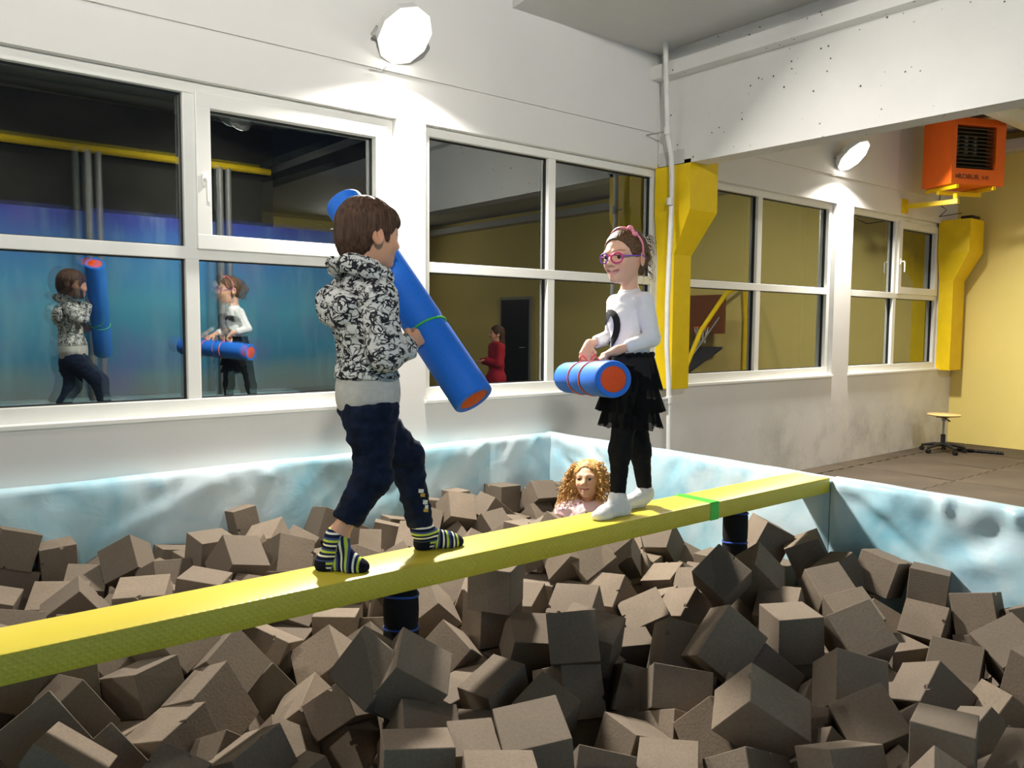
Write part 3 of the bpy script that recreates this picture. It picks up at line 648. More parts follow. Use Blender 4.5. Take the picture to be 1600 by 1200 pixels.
# ---- foam cubes, settled in the pit: x, y, z (mm), quaternion, kind, size per cent
FOAM = "2092,1365,272,185,413,-70,-200,2,92;1367,1582,312,46,121,481,39,0,89;2456,1767,266,167,-71,411,220,2,93;683,2756,253,411,-33,-66,-274,2,84;2409,1170,196,160,-213,420,-50,0,90;849,2596,192,217,-156,-380,-185,2,90;2229,890,294,223,295,-195,275,2,90;2775,1687,266,480,-2,-5,-141,0,90;1194,2334,193,149,405,-231,101,1,88;2589,1347,221,12,-229,200,396,0,92;2921,1495,267,427,-211,-16,-150,0,93;2807,1176,184,149,45,458,-128,0,86;1339,2745,154,225,-315,-314,42,0,93;1070,1698,297,323,49,360,-119,0,90;695,2482,156,246,-87,-3,426,0,93;2179,1760,169,453,-122,86,-151,2,87;348,2475,305,324,23,-172,-339,0,89;1671,2140,168,89,12,353,-343,2,84;341,2241,293,411,111,114,236,0,91;1975,2072,317,73,447,191,-92,0,87;794,2126,230,62,-73,479,-108,1,87;1960,2309,226,95,-478,113,13,0,85;1748,2521,156,51,365,-286,-179,0,91;1841,2829,230,117,-146,-238,-398,0,90;1202,2275,45,246,-107,146,396,0,88;1920,2457,436,479,10,-5,142,0,86;440,2677,250,27,476,60,138,0,90;3813,1845,266,382,42,-318,-27,0,90;2052,1072,220,55,94,410,264,0,84;954,2759,239,2,236,166,408,0,90;1966,2081,113,40,359,327,-112,0,92;3362,1120,219,68,417,224,147,0,90;1295,3560,367,229,440,51,-36,0,91;3656,1539,124,2,479,5,-142,2,92;945,4013,328,159,437,-168,72,0,85;1209,1907,239,321,-101,239,282,2,87;3722,1373,225,74,313,-19,-382,0,85;1897,1694,101,383,69,65,308,1,88;3218,1261,132,143,368,-281,-124,0,91;1816,1488,126,21,220,448,22,1,89;2092,1504,145,163,-292,-96,359,0,92;2441,1959,194,168,-399,-150,-200,0,91;524,4306,405,349,-72,42,-348,0,86;2160,2174,241,71,-423,256,10,2,93;3302,1840,279,232,422,-131,-25,0,85;3857,1641,245,359,-337,-42,78,0,84;1234,1674,269,343,-79,-343,-93,1,90;1589,3700,300,400,-72,-274,95,0,93;2193,1960,97,263,-380,185,-45,0,85;1564,2608,104,382,-265,148,107,1,84;1980,2563,262,268,231,-281,214,0,92;1741,1963,143,371,143,13,-303,0,84;696,4307,294,362,3,345,-2,2,92;657,3683,245,39,-445,35,222,0,93;1176,2944,176,110,179,-452,-45,0,91;1084,2723,120,437,-59,228,-61,0,85;2607,2264,169,462,51,-121,-140,0,93;2091,4293,268,70,83,-317,371,0,93;1968,1318,133,146,465,-26,-110,1,89;2881,2289,141,150,-14,471,-75,0,86;2923,981,120,12,-217,-294,-341,2,92;784,3128,424,38,-489,97,-8,1,88;1127,2491,121,434,-137,-118,172,2,84;2287,2380,245,95,-260,-86,-407,0,93;3896,2444,92,355,3,-352,-3,0,84;1159,1464,301,480,3,15,-138,0,87;489,2400,187,88,-236,-376,-211,0,88;296,2764,423,176,172,330,-285,0,92;2856,4069,292,129,-263,362,182,0,90;2409,717,251,269,-325,268,-4,0,91;1532,3047,189,0,-214,452,-1,1,89;3090,2890,233,201,-137,-104,424,0,87;1538,2798,113,308,-33,233,-316,0,88;819,2876,331,151,19,247,-407,0,90;2597,2490,217,351,286,179,-111,0,85;3135,2428,159,140,278,379,96,0,85;560,2119,210,152,-73,401,-248,2,87;2661,955,150,225,-182,-407,32,0,86;1631,1592,108,28,425,204,-165,0,87;2558,1675,141,267,-346,240,42,0,93;2403,2198,110,339,-155,259,210,1,88;3049,905,279,231,-242,-200,-313,0,88;3662,3098,157,361,271,184,-113,0,93;1247,3770,377,225,284,-242,245,0,85;1084,3391,312,143,-85,-342,325,0,88;969,2333,77,198,-213,386,-128,0,91;3066,1920,204,330,337,-42,161,0,89;780,2279,137,231,-413,100,127,0,89;3843,2834,46,243,229,268,258,0,91;1597,4296,361,323,-29,-380,25,1,91;3236,1685,208,243,147,12,-411,0,91;3232,1490,91,488,-5,2,-108,0,89;502,4303,226,296,278,-194,218,0,90;1709,2942,99,259,-155,395,55,0,91;3123,2600,146,390,27,-89,-299,0,84;774,4076,210,76,-275,401,87,0,88;2078,1690,53,261,-408,104,68,0,88;3607,4138,287,175,468,7,-18,2,84;2485,3965,186,168,-172,432,75,0,86;3404,4299,270,5,-362,-18,-344,0,92;1049,3792,263,23,49,-483,118,0,91;1552,2282,81,351,-352,-39,39,0,92;2631,4113,226,152,455,-57,-128,0,93;1517,2465,47,326,-166,181,-289,1,85;2316,2757,158,87,-278,-85,-397,0,87;638,3920,201,480,107,3,-90,2,92;460,2849,285,46,-32,327,-374,1,92;1968,2004,-57,16,-55,-419,-266,1,90;2035,804,262,20,-108,467,140,0,89;3054,2127,123,246,165,149,374,0,86;2700,2918,170,464,117,107,95,0,87;3869,3915,263,365,333,61,45,0,87;369,3183,343,193,-455,65,34,0,87;3015,3900,183,308,135,-129,346,0,90;1617,4018,309,98,-199,446,-39,2,89;2173,1211,130,132,463,9,134,0,86;3890,2642,-75,0,0,0,-500,0,90;2420,4182,179,283,332,210,126,0,84;388,3976,221,266,-155,305,250,0,90;3180,4122,232,8,165,-22,471,2,90;2498,2851,151,186,-179,-297,308,0,92;1306,3090,95,351,-303,-138,126,0,91;3648,3855,197,490,40,86,-30,0,91;2126,3845,223,279,57,-337,-235,1,86;1338,2121,145,316,212,-321,45,2,88;654,3020,236,22,373,-275,186,2,86;2359,1382,126,259,61,107,410,0,85;888,1990,146,338,162,241,227,0,93;2358,1015,101,189,-357,-290,49,1,85;3549,4079,130,327,159,-134,316,0,89;1938,3923,140,275,-268,246,-206,0,92;3598,1751,61,20,-266,-375,-195,0,86;1231,4294,201,10,383,11,321,0,93;2940,2859,104,70,-314,-325,202,0,88;1750,2322,81,39,-1,351,-354,0,88;2185,3042,187,297,375,86,-118,0,92;1502,1998,96,131,329,-130,328,0,88;2809,3974,110,282,222,-30,-347,0,86;1719,3208,114,139,-176,-102,-435,0,84;2249,4329,177,166,-206,312,288,1,86;1837,4112,205,407,-237,-168,-17,0,87;3694,3421,282,175,-307,-175,-307,1,91;1423,3244,186,178,35,-144,443,0,91;3205,2874,89,180,-142,-98,434,0,93;3292,3245,68,395,299,35,54,0,87;3826,4126,240,67,367,-68,326,2,87;3839,3043,23,154,-87,443,151,0,84;607,2637,103,129,-221,-276,329,0,91;2592,1469,57,252,11,-219,372,0,92;2820,3224,98,7,-29,347,-359,2,91;1807,3293,283,436,132,-163,126,0,91;2092,2828,207,271,163,378,-86,0,85;3725,1150,227,265,-403,-54,121,0,91;1877,3301,39,407,-197,150,153,0,84;2802,4295,258,340,-360,65,-13,0,85;3555,2720,30,223,34,-444,42,0,86;2838,1650,91,323,315,151,154,0,86;2866,3041,132,355,-30,-339,88,0,84;2633,1183,69,389,170,239,113,0,93;3684,1328,62,49,44,-491,66,0,89;2206,2193,81,495,66,-29,8,0,84;2560,4324,144,219,-219,277,277,2,89;2854,3401,269,8,500,15,-13,0,86;945,2597,-4,18,-256,-292,314,0,90;1971,2478,85,14,348,359,4,2,86;3471,3068,67,275,0,0,418,1,90;2070,1851,-17,352,25,171,311,0,87;246,2835,247,131,68,-477,-33,0,88;1777,3636,165,49,-128,66,-476,0,93;3710,3663,174,431,10,-248,-49,0,90;3353,3678,160,189,35,455,-78,0,93;2853,3198,292,37,342,11,-363,2,84;1267,4083,194,345,-13,361,23,2,92;1328,2462,32,112,-407,211,166,1,91;3836,3596,268,142,136,-10,460,1,92;1299,3397,229,215,207,-395,68,0,87;3018,4310,283,8,350,-7,-357,1,87;3296,3016,173,227,-38,-394,-204,0,90;2015,3258,191,349,170,55,310,0,85;2486,824,109,2,361,-187,-291,2,84;3219,3903,133,212,335,-218,212,0,89;1640,3158,309,357,-211,-280,-6,0,85;2319,3834,90,133,-425,-66,217,0,91;3315,3439,39,318,234,-226,-208,0,90;2921,2464,89,488,-98,-48,-15,0,90;2833,1370,95,493,18,-21,-79,0,91;3506,1125,51,424,58,212,147,2,84;892,4295,197,340,89,-89,-344,0,84;3522,2502,-26,96,-472,-31,129,0,87;3025,1177,81,105,-60,483,50,1,91;2640,3577,176,121,-165,416,187,0,88;2576,2677,131,446,42,-202,92,0,92;3079,2736,-4,83,-303,-346,179,0,86;3733,1939,91,0,-464,-187,0,0,91;830,3737,144,122,287,376,107,0,87;1461,3876,270,135,397,94,-255,0,92;2149,3998,113,24,328,-176,-333,0,84;2327,1848,76,393,-181,-246,-45,0,89;3363,4129,92,353,354,0,0,0,88;2900,3609,183,49,-63,-152,-470,0,84;2318,1585,118,250,65,-37,427,0,87;902,4124,49,178,-127,-312,-324,0,87;1055,3020,348,160,-184,137,-414,0,84;3343,2668,71,242,132,405,100,0,90;3880,1647,71,373,-2,-333,-16,0,87;1481,3561,183,95,136,405,241,0,93;941,3540,262,343,-274,-75,227,0,88;3675,2561,-95,158,265,335,206,0,88;3641,4277,184,134,-316,327,159,0,87;133,2400,236,42,-233,-49,438,0,87;2135,4264,73,467,-77,95,-130,1,91;3316,2478,7,338,63,99,-349,0,87;2910,1862,74,244,408,109,111,0,90;1968,2858,53,250,296,-269,166,0,92;592,3302,244,76,344,316,-162,2,92;1956,2658,83,353,354,6,6,2,88;3395,3899,92,268,-295,216,-211,2,87;2767,4273,85,57,-320,81,371,0,92;3015,4135,105,51,-352,-351,11,0,93;2262,4114,41,46,128,418,238,0,85;2037,3157,-111,281,384,62,-140,0,88;1170,3198,274,136,176,307,326,0,91;2229,3622,152,403,224,103,164,0,87;1067,4133,176,371,332,-41,29,1,90;3475,3278,154,445,217,-45,51,0,84;1788,1869,-58,170,115,410,-200,0,88;3569,2925,-41,277,-18,-146,389,0,89;3036,1581,98,123,-332,-123,-331,0,91;3567,1274,-100,88,472,-137,10,0,89;3194,4315,185,169,-169,-311,-310,0,85;2631,3042,47,255,220,-126,-348,0,88;2641,1879,47,64,-164,-18,-468,2,92;308,2001,253,371,281,-156,95,0,92;818,1625,202,441,-106,-210,27,0,86;1633,1192,107,342,-195,308,-13,2,90;3149,677,264,104,159,229,402,0,93;1879,609,260,37,47,344,358,2,86;1739,941,139,257,416,106,6,0,91;1104,1162,227,255,-165,394,-54,2,90;401,1760,211,274,50,353,219,1,89;913,1195,244,72,-91,-159,-460,0,91;-39,2567,368,171,313,309,164,0,84;2390,366,407,319,80,-370,-69,0,88;3870,932,213,329,222,252,169,0,89;557,1853,171,79,151,143,-448,0,85;330,4285,438,47,-45,-366,-335,2,87;1009,1573,136,48,-3,-343,361,0,86;546,1517,214,215,215,-391,65,0,84;3389,907,277,0,500,2,0,0,85;-112,3549,360,285,328,182,167,0,85;655,1999,108,426,-19,184,187,0,89;214,4057,233,85,-26,-307,385,0,88;1573,1363,38,243,-307,-302,-72,0,85;2613,3792,72,282,-2,413,16,0,92;2769,592,202,262,-138,-402,26,0,92;-196,3330,326,145,47,-181,440,0,92;-6,4296,265,454,-39,206,18,0,90;1817,1248,23,285,193,-162,324,0,87;218,3366,260,336,88,-279,-226,0,93;1361,1449,112,396,48,-124,275,0,86;1898,788,72,321,-117,-254,262,0,93;3005,344,239,95,-341,-341,94,0,93;852,1377,165,367,-154,46,-299,0,87;289,4259,279,66,288,-403,-20,2,92;875,1791,139,84,365,328,-46,0,91;75,2697,240,283,269,-32,-311,0,88;2081,941,81,302,-81,143,363,2,85;-16,3280,279,3,-131,-377,-301,0,90;291,3799,178,72,-105,-380,299,0,92;3283,595,164,108,-262,127,392,0,86;2016,1139,9,83,-9,-487,79,0,85;3880,888,33,81,351,54,343,0,91;203,3619,189,252,0,25,-431,0,92;2575,3302,124,374,41,-324,60,0,85;2905,746,127,361,242,-197,-151,2,84;1379,1258,25,69,-298,335,210,0,87;273,1619,212,242,-197,371,-121,0,86;1380,1047,96,346,-360,2,32,0,90;3530,3489,82,369,0,0,337,2,88;445,3691,155,265,311,182,223,2,84;3891,2413,-80,3,-355,3,-352,0,88;1647,1788,23,232,381,222,-46,0,84;2453,3454,88,10,100,-344,348,0,90;2614,722,135,476,71,-101,-92,1,87;-178,2818,284,150,451,105,115,0,87;1427,4302,213,350,355,12,-35,1,92;2439,2418,81,57,57,-349,-349,2,86;847,3301,308,404,28,-46,290,0,85;1192,847,219,416,-229,-153,31,0,88;3222,815,97,27,3,353,-353,0,91;1034,3950,134,15,-381,317,65,1,87;1596,3384,148,99,437,195,107,1,88;3564,1534,-56,172,127,-229,-390,0,92;2416,3663,24,271,-228,340,-92,0,86;852,3093,261,354,-5,353,5,0,89;1186,1987,38,73,-378,-137,289,0,88;2267,1072,-8,207,100,442,44,0,92;2764,3420,98,15,239,-439,2,0,88;2384,2582,73,304,286,-209,-179,0,85;3700,2366,-82,58,-58,349,-349,1,87;3705,3474,104,18,353,-18,353,0,87;2717,2269,19,19,-248,-7,-434,0,91;212,4042,41,269,251,289,175,2,93;47,4290,91,337,-122,-127,324,2,89;1730,722,106,109,-30,-331,-357,0,86;957,2175,-26,209,383,156,-187,0,87;1922,3700,111,192,234,-58,-394,1,88;3730,624,-41,302,-183,183,302,0,92;693,4308,93,0,-498,0,-44,2,92;854,3527,105,409,-66,98,-262,0,92;509,4291,-3,49,7,493,-71,0,88;23,3869,123,101,234,79,423,0,92;-335,2667,279,119,279,234,-321,0,87;3635,3683,16,210,-142,297,313,0,84;2098,3757,100,453,-115,138,111,1,87;1844,1656,-45,51,-92,22,-488,0,92;3242,1968,63,77,-257,-332,-260,0,91;2386,3235,105,64,380,-314,-56,2,89;3084,3440,80,261,292,176,-256,0,85;1869,2972,-99,479,0,0,144,2,90;1079,1767,64,423,43,263,8,2,86;-25,3028,297,75,-253,417,-78,2,91;147,2208,160,288,321,-245,66,2,87;-77,3958,240,236,-94,-421,91,0,85;3417,1376,58,10,-24,-499,0,1,84;317,2606,138,458,-134,-148,28,0,86;2931,2100,-4,398,-101,223,-179,2,88;2042,3500,121,21,25,-59,-495,0,89;-123,2607,214,246,-346,253,-75,0,90;369,3277,181,344,-59,200,297,0,93;564,3825,-6,23,-280,-413,-12,0,84;752,3286,121,253,-274,-201,-265,0,85;2131,639,174,225,-11,394,-210,0,91;2290,2229,-70,66,-495,0,-28,2,93;3826,3287,105,318,154,318,-154,2,88;1730,2696,-69,43,-36,321,-379,2,91;2222,2434,-47,5,353,-5,354,0,93;2045,3367,-55,211,77,272,354,0,84;2547,990,-10,167,67,444,144,0,86;573,3467,125,115,-271,-359,-186,0,87;1772,2122,-31,176,327,327,75,0,88;2552,2088,73,0,484,-127,-1,1,93;3142,1751,13,166,226,-67,408,2,93;1430,2921,30,232,331,37,-292,1,88;1688,1054,-53,11,454,-154,143,2,92;-202,4146,249,45,-8,23,-497,0,88;1216,1257,91,265,-136,395,-71,0,88;3829,4089,-125,302,150,333,-159,0,85;1239,1691,92,269,-262,-240,228,1,87;484,3170,-68,241,9,59,-434,2,90;2366,4296,1,294,-98,75,-385,0,85;3418,1915,166,257,416,-73,75,2,85;3872,1452,68,382,317,36,-43,0,91;136,2001,123,260,-326,-137,239,0,86;2141,3245,69,181,-202,-89,411,0,88;2151,2631,63,11,357,-7,-350,0,86;1465,2667,-52,394,55,265,-146,0,84;3254,995,94,253,-201,301,233,1,87"

def m_foam():
    t = NT('dark grey brown foam'); co = t.coord('Object')
    oi = t.n('ShaderNodeObjectInfo')
    f = t.noise(co, 90, 3, 0.7); g = t.noise(co, 6, 4)
    base = t.ramp(g, [(0.3, (0.215, 0.170, 0.126)), (0.7, (0.265, 0.210, 0.157))])
    c = t.mix(oi.outputs['Random'], base, (0.16, 0.13, 0.10))
    t.col(t.mix(t.ramp(f, [(0.35, 0.25), (0.6, 0.0)]), c, (0.09, 0.075, 0.058)))
    t.bump(f, 0.35, 0.003); return t.fin(0.92, 0.12)
M_FOAM = m_foam()
def foam_mesh(kind, seed):
    random.seed(seed)
    s = [(0.2, 0.2, 0.2), (0.2, 0.2, 0.14), (0.24, 0.2, 0.17)][kind]
    bm = bmesh.new(); bmesh.ops.create_cube(bm, size=1.0)
    for v in bm.verts: v.co = Vector((v.co.x * s[0], v.co.y * s[1], v.co.z * s[2]))
    for v in bm.verts: v.co += Vector([random.uniform(-.003, .003) for _ in range(3)])
    bmesh.ops.bevel(bm, geom=bm.edges[:], offset=0.0022, segments=1, affect='EDGES')
    if seed % 3:
        # a torn nick: cut a small wedge out of one edge
        for _ in range(seed % 3):
            ax = random.randrange(3); sg = [random.choice((-1, 1)) for _ in range(3)]
            p = Vector([sg[i] * s[i] / 2 for i in range(3)]); p[ax] = random.uniform(-.3, .3) * s[ax]
            w = random.uniform(.006, .014)
            for side in (-1, 1):
                no = Vector((0, 0, 0)); no[ax] = 1.0
                q = p.copy(); q[ax] += side * w
                bmesh.ops.bisect_plane(bm, geom=bm.verts[:] + bm.edges[:] + bm.faces[:], plane_co=q, plane_no=no)
            q = p.copy(); no = Vector((0, 0, 0)); no[ax] = 1.0
            bmesh.ops.bisect_plane(bm, geom=bm.verts[:] + bm.edges[:] + bm.faces[:], plane_co=q, plane_no=no)
            for i in range(3):
                if i != ax:
                    q = p.copy(); q[i] -= sg[i] * .016; no = Vector((0, 0, 0)); no[i] = 1.0
                    bmesh.ops.bisect_plane(bm, geom=bm.verts[:] + bm.edges[:] + bm.faces[:], plane_co=q, plane_no=no)
            for v in bm.verts:
                if abs(v.co[ax] - p[ax]) < 1e-4 and all(abs(v.co[i] - p[i]) < 0.012 for i in range(3) if i != ax):
                    for i in range(3):
                        if i != ax: v.co[i] -= sg[i] * random.uniform(.006, .012)
    me = bpy.data.meshes.new('foam_cube'); bm.to_mesh(me); bm.free(); me.materials.append(M_FOAM); return me
FM = [[foam_mesh(k, 10 * k + j) for j in range(6)] for k in range(3)]
# extra cubes heaped before the sitting girl and against the first post
for (x, y, dep, e) in ((872, 842, 3.98, (.3, .5, .2)), (908, 846, 3.95, (1.0, .3, .8)), (946, 852, 4.0, (.2, 1.1, .4)), (890, 872, 3.85, (.7, .2, 1.2)), (925, 880, 3.8, (.5, .9, .1)), (838, 850, 4.0, (.9, .6, .5)), (640, 1062, 2.42, (.6, .3, .9)), (590, 1052, 2.45, (.2, .7, .3)), (1128, 903, 3.5, (.4, .8, .2)), (1180, 900, 3.62, (.9, .2, .6)), (1196, 842, 4.25, (.3, .4, 1.0)), (1262, 866, 4.15, (1.1, .5, .3)), (1310, 902, 3.95, (.5, 1.0, .7))):
    c = at_d(x, y, dep); qv = Matrix.Rotation(e[0], 3, 'X') @ Matrix.Rotation(e[1], 3, 'Y') @ Matrix.Rotation(e[2], 3, 'Z'); qv = qv.to_quaternion()
    FOAM = '%d,%d,%d,%d,%d,%d,%d,0,88;' % (*[round(k * 1000) for k in c], *[round(k * 500) for k in qv]) + FOAM
rest_v = []; rest_f = []
# extra cubes heaped before the sitting girl and against the first post
for (x, y, dep, e) in ((872, 842, 3.98, (.3, .5, .2)), (908, 846, 3.95, (1.0, .3, .8)), (946, 852, 4.0, (.2, 1.1, .4)), (890, 872, 3.85, (.7, .2, 1.2)), (925, 880, 3.8, (.5, .9, .1)), (838, 850, 4.0, (.9, .6, .5)), (640, 1062, 2.42, (.6, .3, .9)), (590, 1052, 2.45, (.2, .7, .3)), (1128, 903, 3.5, (.4, .8, .2)), (1180, 900, 3.62, (.9, .2, .6)), (1196, 842, 4.25, (.3, .4, 1.0)), (1262, 866, 4.15, (1.1, .5, .3)), (1310, 902, 3.95, (.5, 1.0, .7))):
    c = at_d(x, y, dep); qv = Matrix.Rotation(e[0], 3, 'X') @ Matrix.Rotation(e[1], 3, 'Y') @ Matrix.Rotation(e[2], 3, 'Z'); qv = qv.to_quaternion()
    FOAM = '%d,%d,%d,%d,%d,%d,%d,0,88;' % (*[round(k * 1000) for k in c], *[round(k * 500) for k in qv]) + FOAM
rest_v = []; rest_f = []
for i, rec in enumerate(FOAM.split(';')):
    q = [int(c) for c in rec.split(',')]
    me = FM[q[7]][i % 6]; qt = Quaternion([c / 500.0 for c in q[3:7]]).normalized(); lo = Vector(q[:3]) / 1000.0; sc = q[8] / 100.0
    if i >= 300:        # the deepest ones, hardly seen, stay together
        b = len(rest_v); rest_v += [tuple(qt @ (v.co * sc) + lo) for v in me.vertices]; rest_f += [tuple(k + b for k in p.vertices) for p in me.polygons]; continue
    o = bpy.data.objects.new('foam_cube', me); COL.objects.link(o)
    o.rotation_mode = 'QUATERNION'; o.location = lo; o.rotation_quaternion = qt; o.scale = (sc, sc, sc)
    tag(o, 'dark grey brown foam cube lying loose in the padded pit', 'foam cube', 'foam cubes in the pit')
if rest_v: tag(mesh_obj('loose_foam_filling', rest_v, rest_f, M_FOAM), 'buried grey brown foam pieces showing in the gaps of the pit', 'foam', kind='stuff')
# ------------------------------------------------------------------ organic surfaces
class Frame:
    def __init__(self, o=(0, 0, 0), R=None, s=1.0):
        self.o = np.array(o, float); self.R = np.eye(3) if R is None else np.array(R, float); self.s = s
    def p(self, q): return self.o + self.R @ (np.array(q, float) * self.s)
class Blob:
    """a smooth union of tapered capsules and ellipsoids, meshed by surface nets on a graded grid"""
    def __init__(self): self.ops = []
    def cap(self, a, b, ra, rb=None, k=0.02, cut=False, fr=None, tagname=None):
        rb = ra if rb is None else rb
        if fr is not None: a, b, ra, rb, k = fr.p(a), fr.p(b), ra * fr.s, rb * fr.s, k * fr.s
        self.ops.append(('cap', np.array(a, float), np.array(b, float), ra, rb, k, cut, tagname)); return self
    def ell(self, c, r, R=None, k=0.02, cut=False, fr=None, tagname=None):
        r = np.array([r, r, r] if np.isscalar(r) else r, float); R = np.eye(3) if R is None else np.array(R, float)
        if fr is not None: c, r, R, k = fr.p(c), r * fr.s, fr.R @ R, k * fr.s
        self.ops.append(('ell', np.array(c, float), r, R, None, k, cut, tagname)); return self
    def half(self, p, n, k=0.004):
        """keep the side n points away from"""
        self.ops.append(('half', np.array(p, float), unit(n), None, None, k, True, None)); return self
    def chain(self, pts, rad, k=0.02, **kw):
        for i in range(len(pts) - 1): self.cap(pts[i], pts[i + 1], rad[i], rad[i + 1], k, **kw)
        return self
    def grown(self, d, names=None, k=None):
        b = Blob()
        for op in self.ops:
            if names is not None and op[7] not in names: continue
            if op[0] == 'cap': b.ops.append((op[0], op[1], op[2], op[3] + d, op[4] + d, k or op[5], op[6], op[7]))
            elif op[0] == 'ell': b.ops.append((op[0], op[1], op[2] + d, op[3], None, k or op[5], op[6], op[7]))
        return b
    def merge(self, o): self.ops += o.ops; return self
    def bounds(self):
        lo = np.full(3, 1e9); hi = np.full(3, -1e9)
        for op in self.ops:
            if op[6]: continue
            l, h = self._box(op); lo = np.minimum(lo, l); hi = np.maximum(hi, h)
        return lo, hi
    def _box(self, op):
        if op[0] == 'cap':
            r = max(op[3], op[4]); return np.minimum(op[1], op[2]) - r, np.maximum(op[1], op[2]) + r
        if op[0] == 'ell':
            e = np.sqrt(((op[3] * op[2]) ** 2).sum(1)); return op[1] - e, op[1] + e
        return np.full(3, -1e9), np.full(3, 1e9)
    def mesh(self, step=0.006, fine=(), fstep=0.0025, smooth=0):
        lo, hi = self.bounds(); lo = lo - 0.012; hi = hi + 0.012
        axes = []
        for a in range(3):
            iv = [(f[0][a] - f[1], f[0][a] + f[1]) for f in fine]
            x = [lo[a]]
            while x[-1] < hi[a]:
                st = fstep if any(p <= x[-1] <= q for p, q in iv) else step
                # do not jump over the start of a fine stretch
                for p, q in iv:
                    if x[-1] < p < x[-1] + st: st = max(fstep, p - x[-1])
                x.append(x[-1] + st)
            axes.append(np.array(x))
        X, Y, Z = axes
        D = np.full((len(X), len(Y), len(Z)), 0.25, np.float32)
        for op in self.ops:
            l, h = self._box(op); m = op[5] * 1.2 + 0.02
            sl = []
            for a, ax in enumerate(axes):
                i0 = int(np.searchsorted(ax, l[a] - m)); i1 = int(np.searchsorted(ax, h[a] + m)); sl.append(slice(max(0, i0), min(len(ax), i1 + 1)))
            if any(q.stop <= q.start for q in sl): continue
            gx = X[sl[0]][:, None, None].astype(np.float32); gy = Y[sl[1]][None, :, None].astype(np.float32); gz = Z[sl[2]][None, None, :].astype(np.float32)
            if op[0] == 'cap':
                a, b, ra, rb = op[1], op[2], op[3], op[4]; ab = b - a; L2 = float(ab @ ab) + 1e-12
                t = np.clip(((gx - a[0]) * ab[0] + (gy - a[1]) * ab[1] + (gz - a[2]) * ab[2]) / L2, 0, 1)
                d = np.sqrt((gx - a[0] - t * ab[0]) ** 2 + (gy - a[1] - t * ab[1]) ** 2 + (gz - a[2] - t * ab[2]) ** 2) - (ra + (rb - ra) * t)
            elif op[0] == 'ell':
                c, r, R = op[1], op[2], op[3]
                q = [((gx - c[0]) * R[0, i] + (gy - c[1]) * R[1, i] + (gz - c[2]) * R[2, i]) for i in range(3)]
                k0 = np.sqrt((q[0] / r[0]) ** 2 + (q[1] / r[1]) ** 2 + (q[2] / r[2]) ** 2)
                k1 = np.sqrt((q[0] / r[0] ** 2) ** 2 + (q[1] / r[1] ** 2) ** 2 + (q[2] / r[2] ** 2) ** 2) + 1e-9
                d = k0 * (k0 - 1.0) / k1
            else:
                d = -((gx - op[1][0]) * op[2][0] + (gy - op[1][1]) * op[2][1] + (gz - op[1][2]) * op[2][2])
            cur = D[tuple(sl)]; k = max(op[5], 1e-5)
            if op[6]:
                d = -d; hh = np.maximum(k - np.abs(cur - d), 0) / k; D[tuple(sl)] = np.maximum(cur, d) + hh * hh * k * 0.25
            else:
                hh = np.maximum(k - np.abs(cur - d), 0) / k; D[tuple(sl)] = np.minimum(cur, d) - hh * hh * k * 0.25
        return surface_nets(D, axes, smooth)
def surface_nets(D, axes, smooth=0):
    S = D < 0
    nx, ny, nz = [n - 1 for n in D.shape]
    cnt = np.zeros((nx, ny, nz), np.int8)
    for i in (0, 1):
        for j in (0, 1):
            for k in (0, 1): cnt += S[i:nx + i, j:ny + j, k:nz + k]
    act = (cnt > 0) & (cnt < 8)
    ci = np.argwhere(act); idx = np.full(act.shape, -1, np.int64); idx[act] = np.arange(len(ci))
    acc = np.zeros((len(ci), 3)); num = np.zeros(len(ci))
    cor = [(i, j, k) for i in (0, 1) for j in (0, 1) for k in (0, 1)]
    def val(o): return D[ci[:, 0] + o[0], ci[:, 1] + o[1], ci[:, 2] + o[2]].astype(float)
    vals = {o: val(o) for o in cor}
    pos = {o: np.stack([axes[a][ci[:, a] + o[a]] for a in range(3)], 1) for o in cor}
    for p in cor:
        for a in range(3):
            if p[a] == 0:
                q = list(p); q[a] = 1; q = tuple(q)
                m = (vals[p] < 0) != (vals[q] < 0)
                t = vals[p] / (vals[p] - vals[q] + 1e-12)
                acc[m] += (pos[p] + (pos[q] - pos[p]) * t[:, None])[m]; num[m] += 1
    V = acc / num[:, None]
    F = []
    for a in range(3):
        b, c = (a + 1) % 3, (a + 2) % 3
        s0 = [slice(None)] * 3; s1 = [slice(None)] * 3; s0[a] = slice(0, -1); s1[a] = slice(1, None)
        A = S[tuple(s0)]; B = S[tuple(s1)]
        e = np.argwhere(A != B)
        ok = (e[:, b] > 0) & (e[:, c] > 0) & (e[:, b] < D.shape[b] - 1) & (e[:, c] < D.shape[c] - 1); e = e[ok]
        inside = A[tuple(e.T)]
        def cell(db, dc):
            q = e.copy(); q[:, b] -= db; q[:, c] -= dc; return idx[tuple(q.T)]
        quad = np.stack([cell(1, 1), cell(0, 1), cell(0, 0), cell(1, 0)], 1)
        quad[~inside] = quad[~inside][:, ::-1]
        F.append(quad)
    F = np.concatenate(F)
    for _ in range(smooth): V = lap(V, F, 0.5)
    return V, F
def lap(V, F, f):
    s = np.zeros_like(V); n = np.zeros(len(V))
    for i in range(4):
        a = F[:, i]; b = F[:, (i + 1) % 4]
        np.add.at(s, a, V[b]); np.add.at(n, a, 1); np.add.at(s, b, V[a]); np.add.at(n, b, 1)
    return V + (s / n[:, None] - V) * f
def normals(V, F):
    n = np.cross(V[F[:, 2]] - V[F[:, 0]], V[F[:, 3]] - V[F[:, 1]]); N = np.zeros_like(V)
    for i in range(4): np.add.at(N, F[:, i], n)
    return N / (np.linalg.norm(N, axis=1)[:, None] + 1e-12)
def displace(V, F, fn):
    N = normals(V, F); d = np.array([fn(p) for p in V]); return V + N * d[:, None]
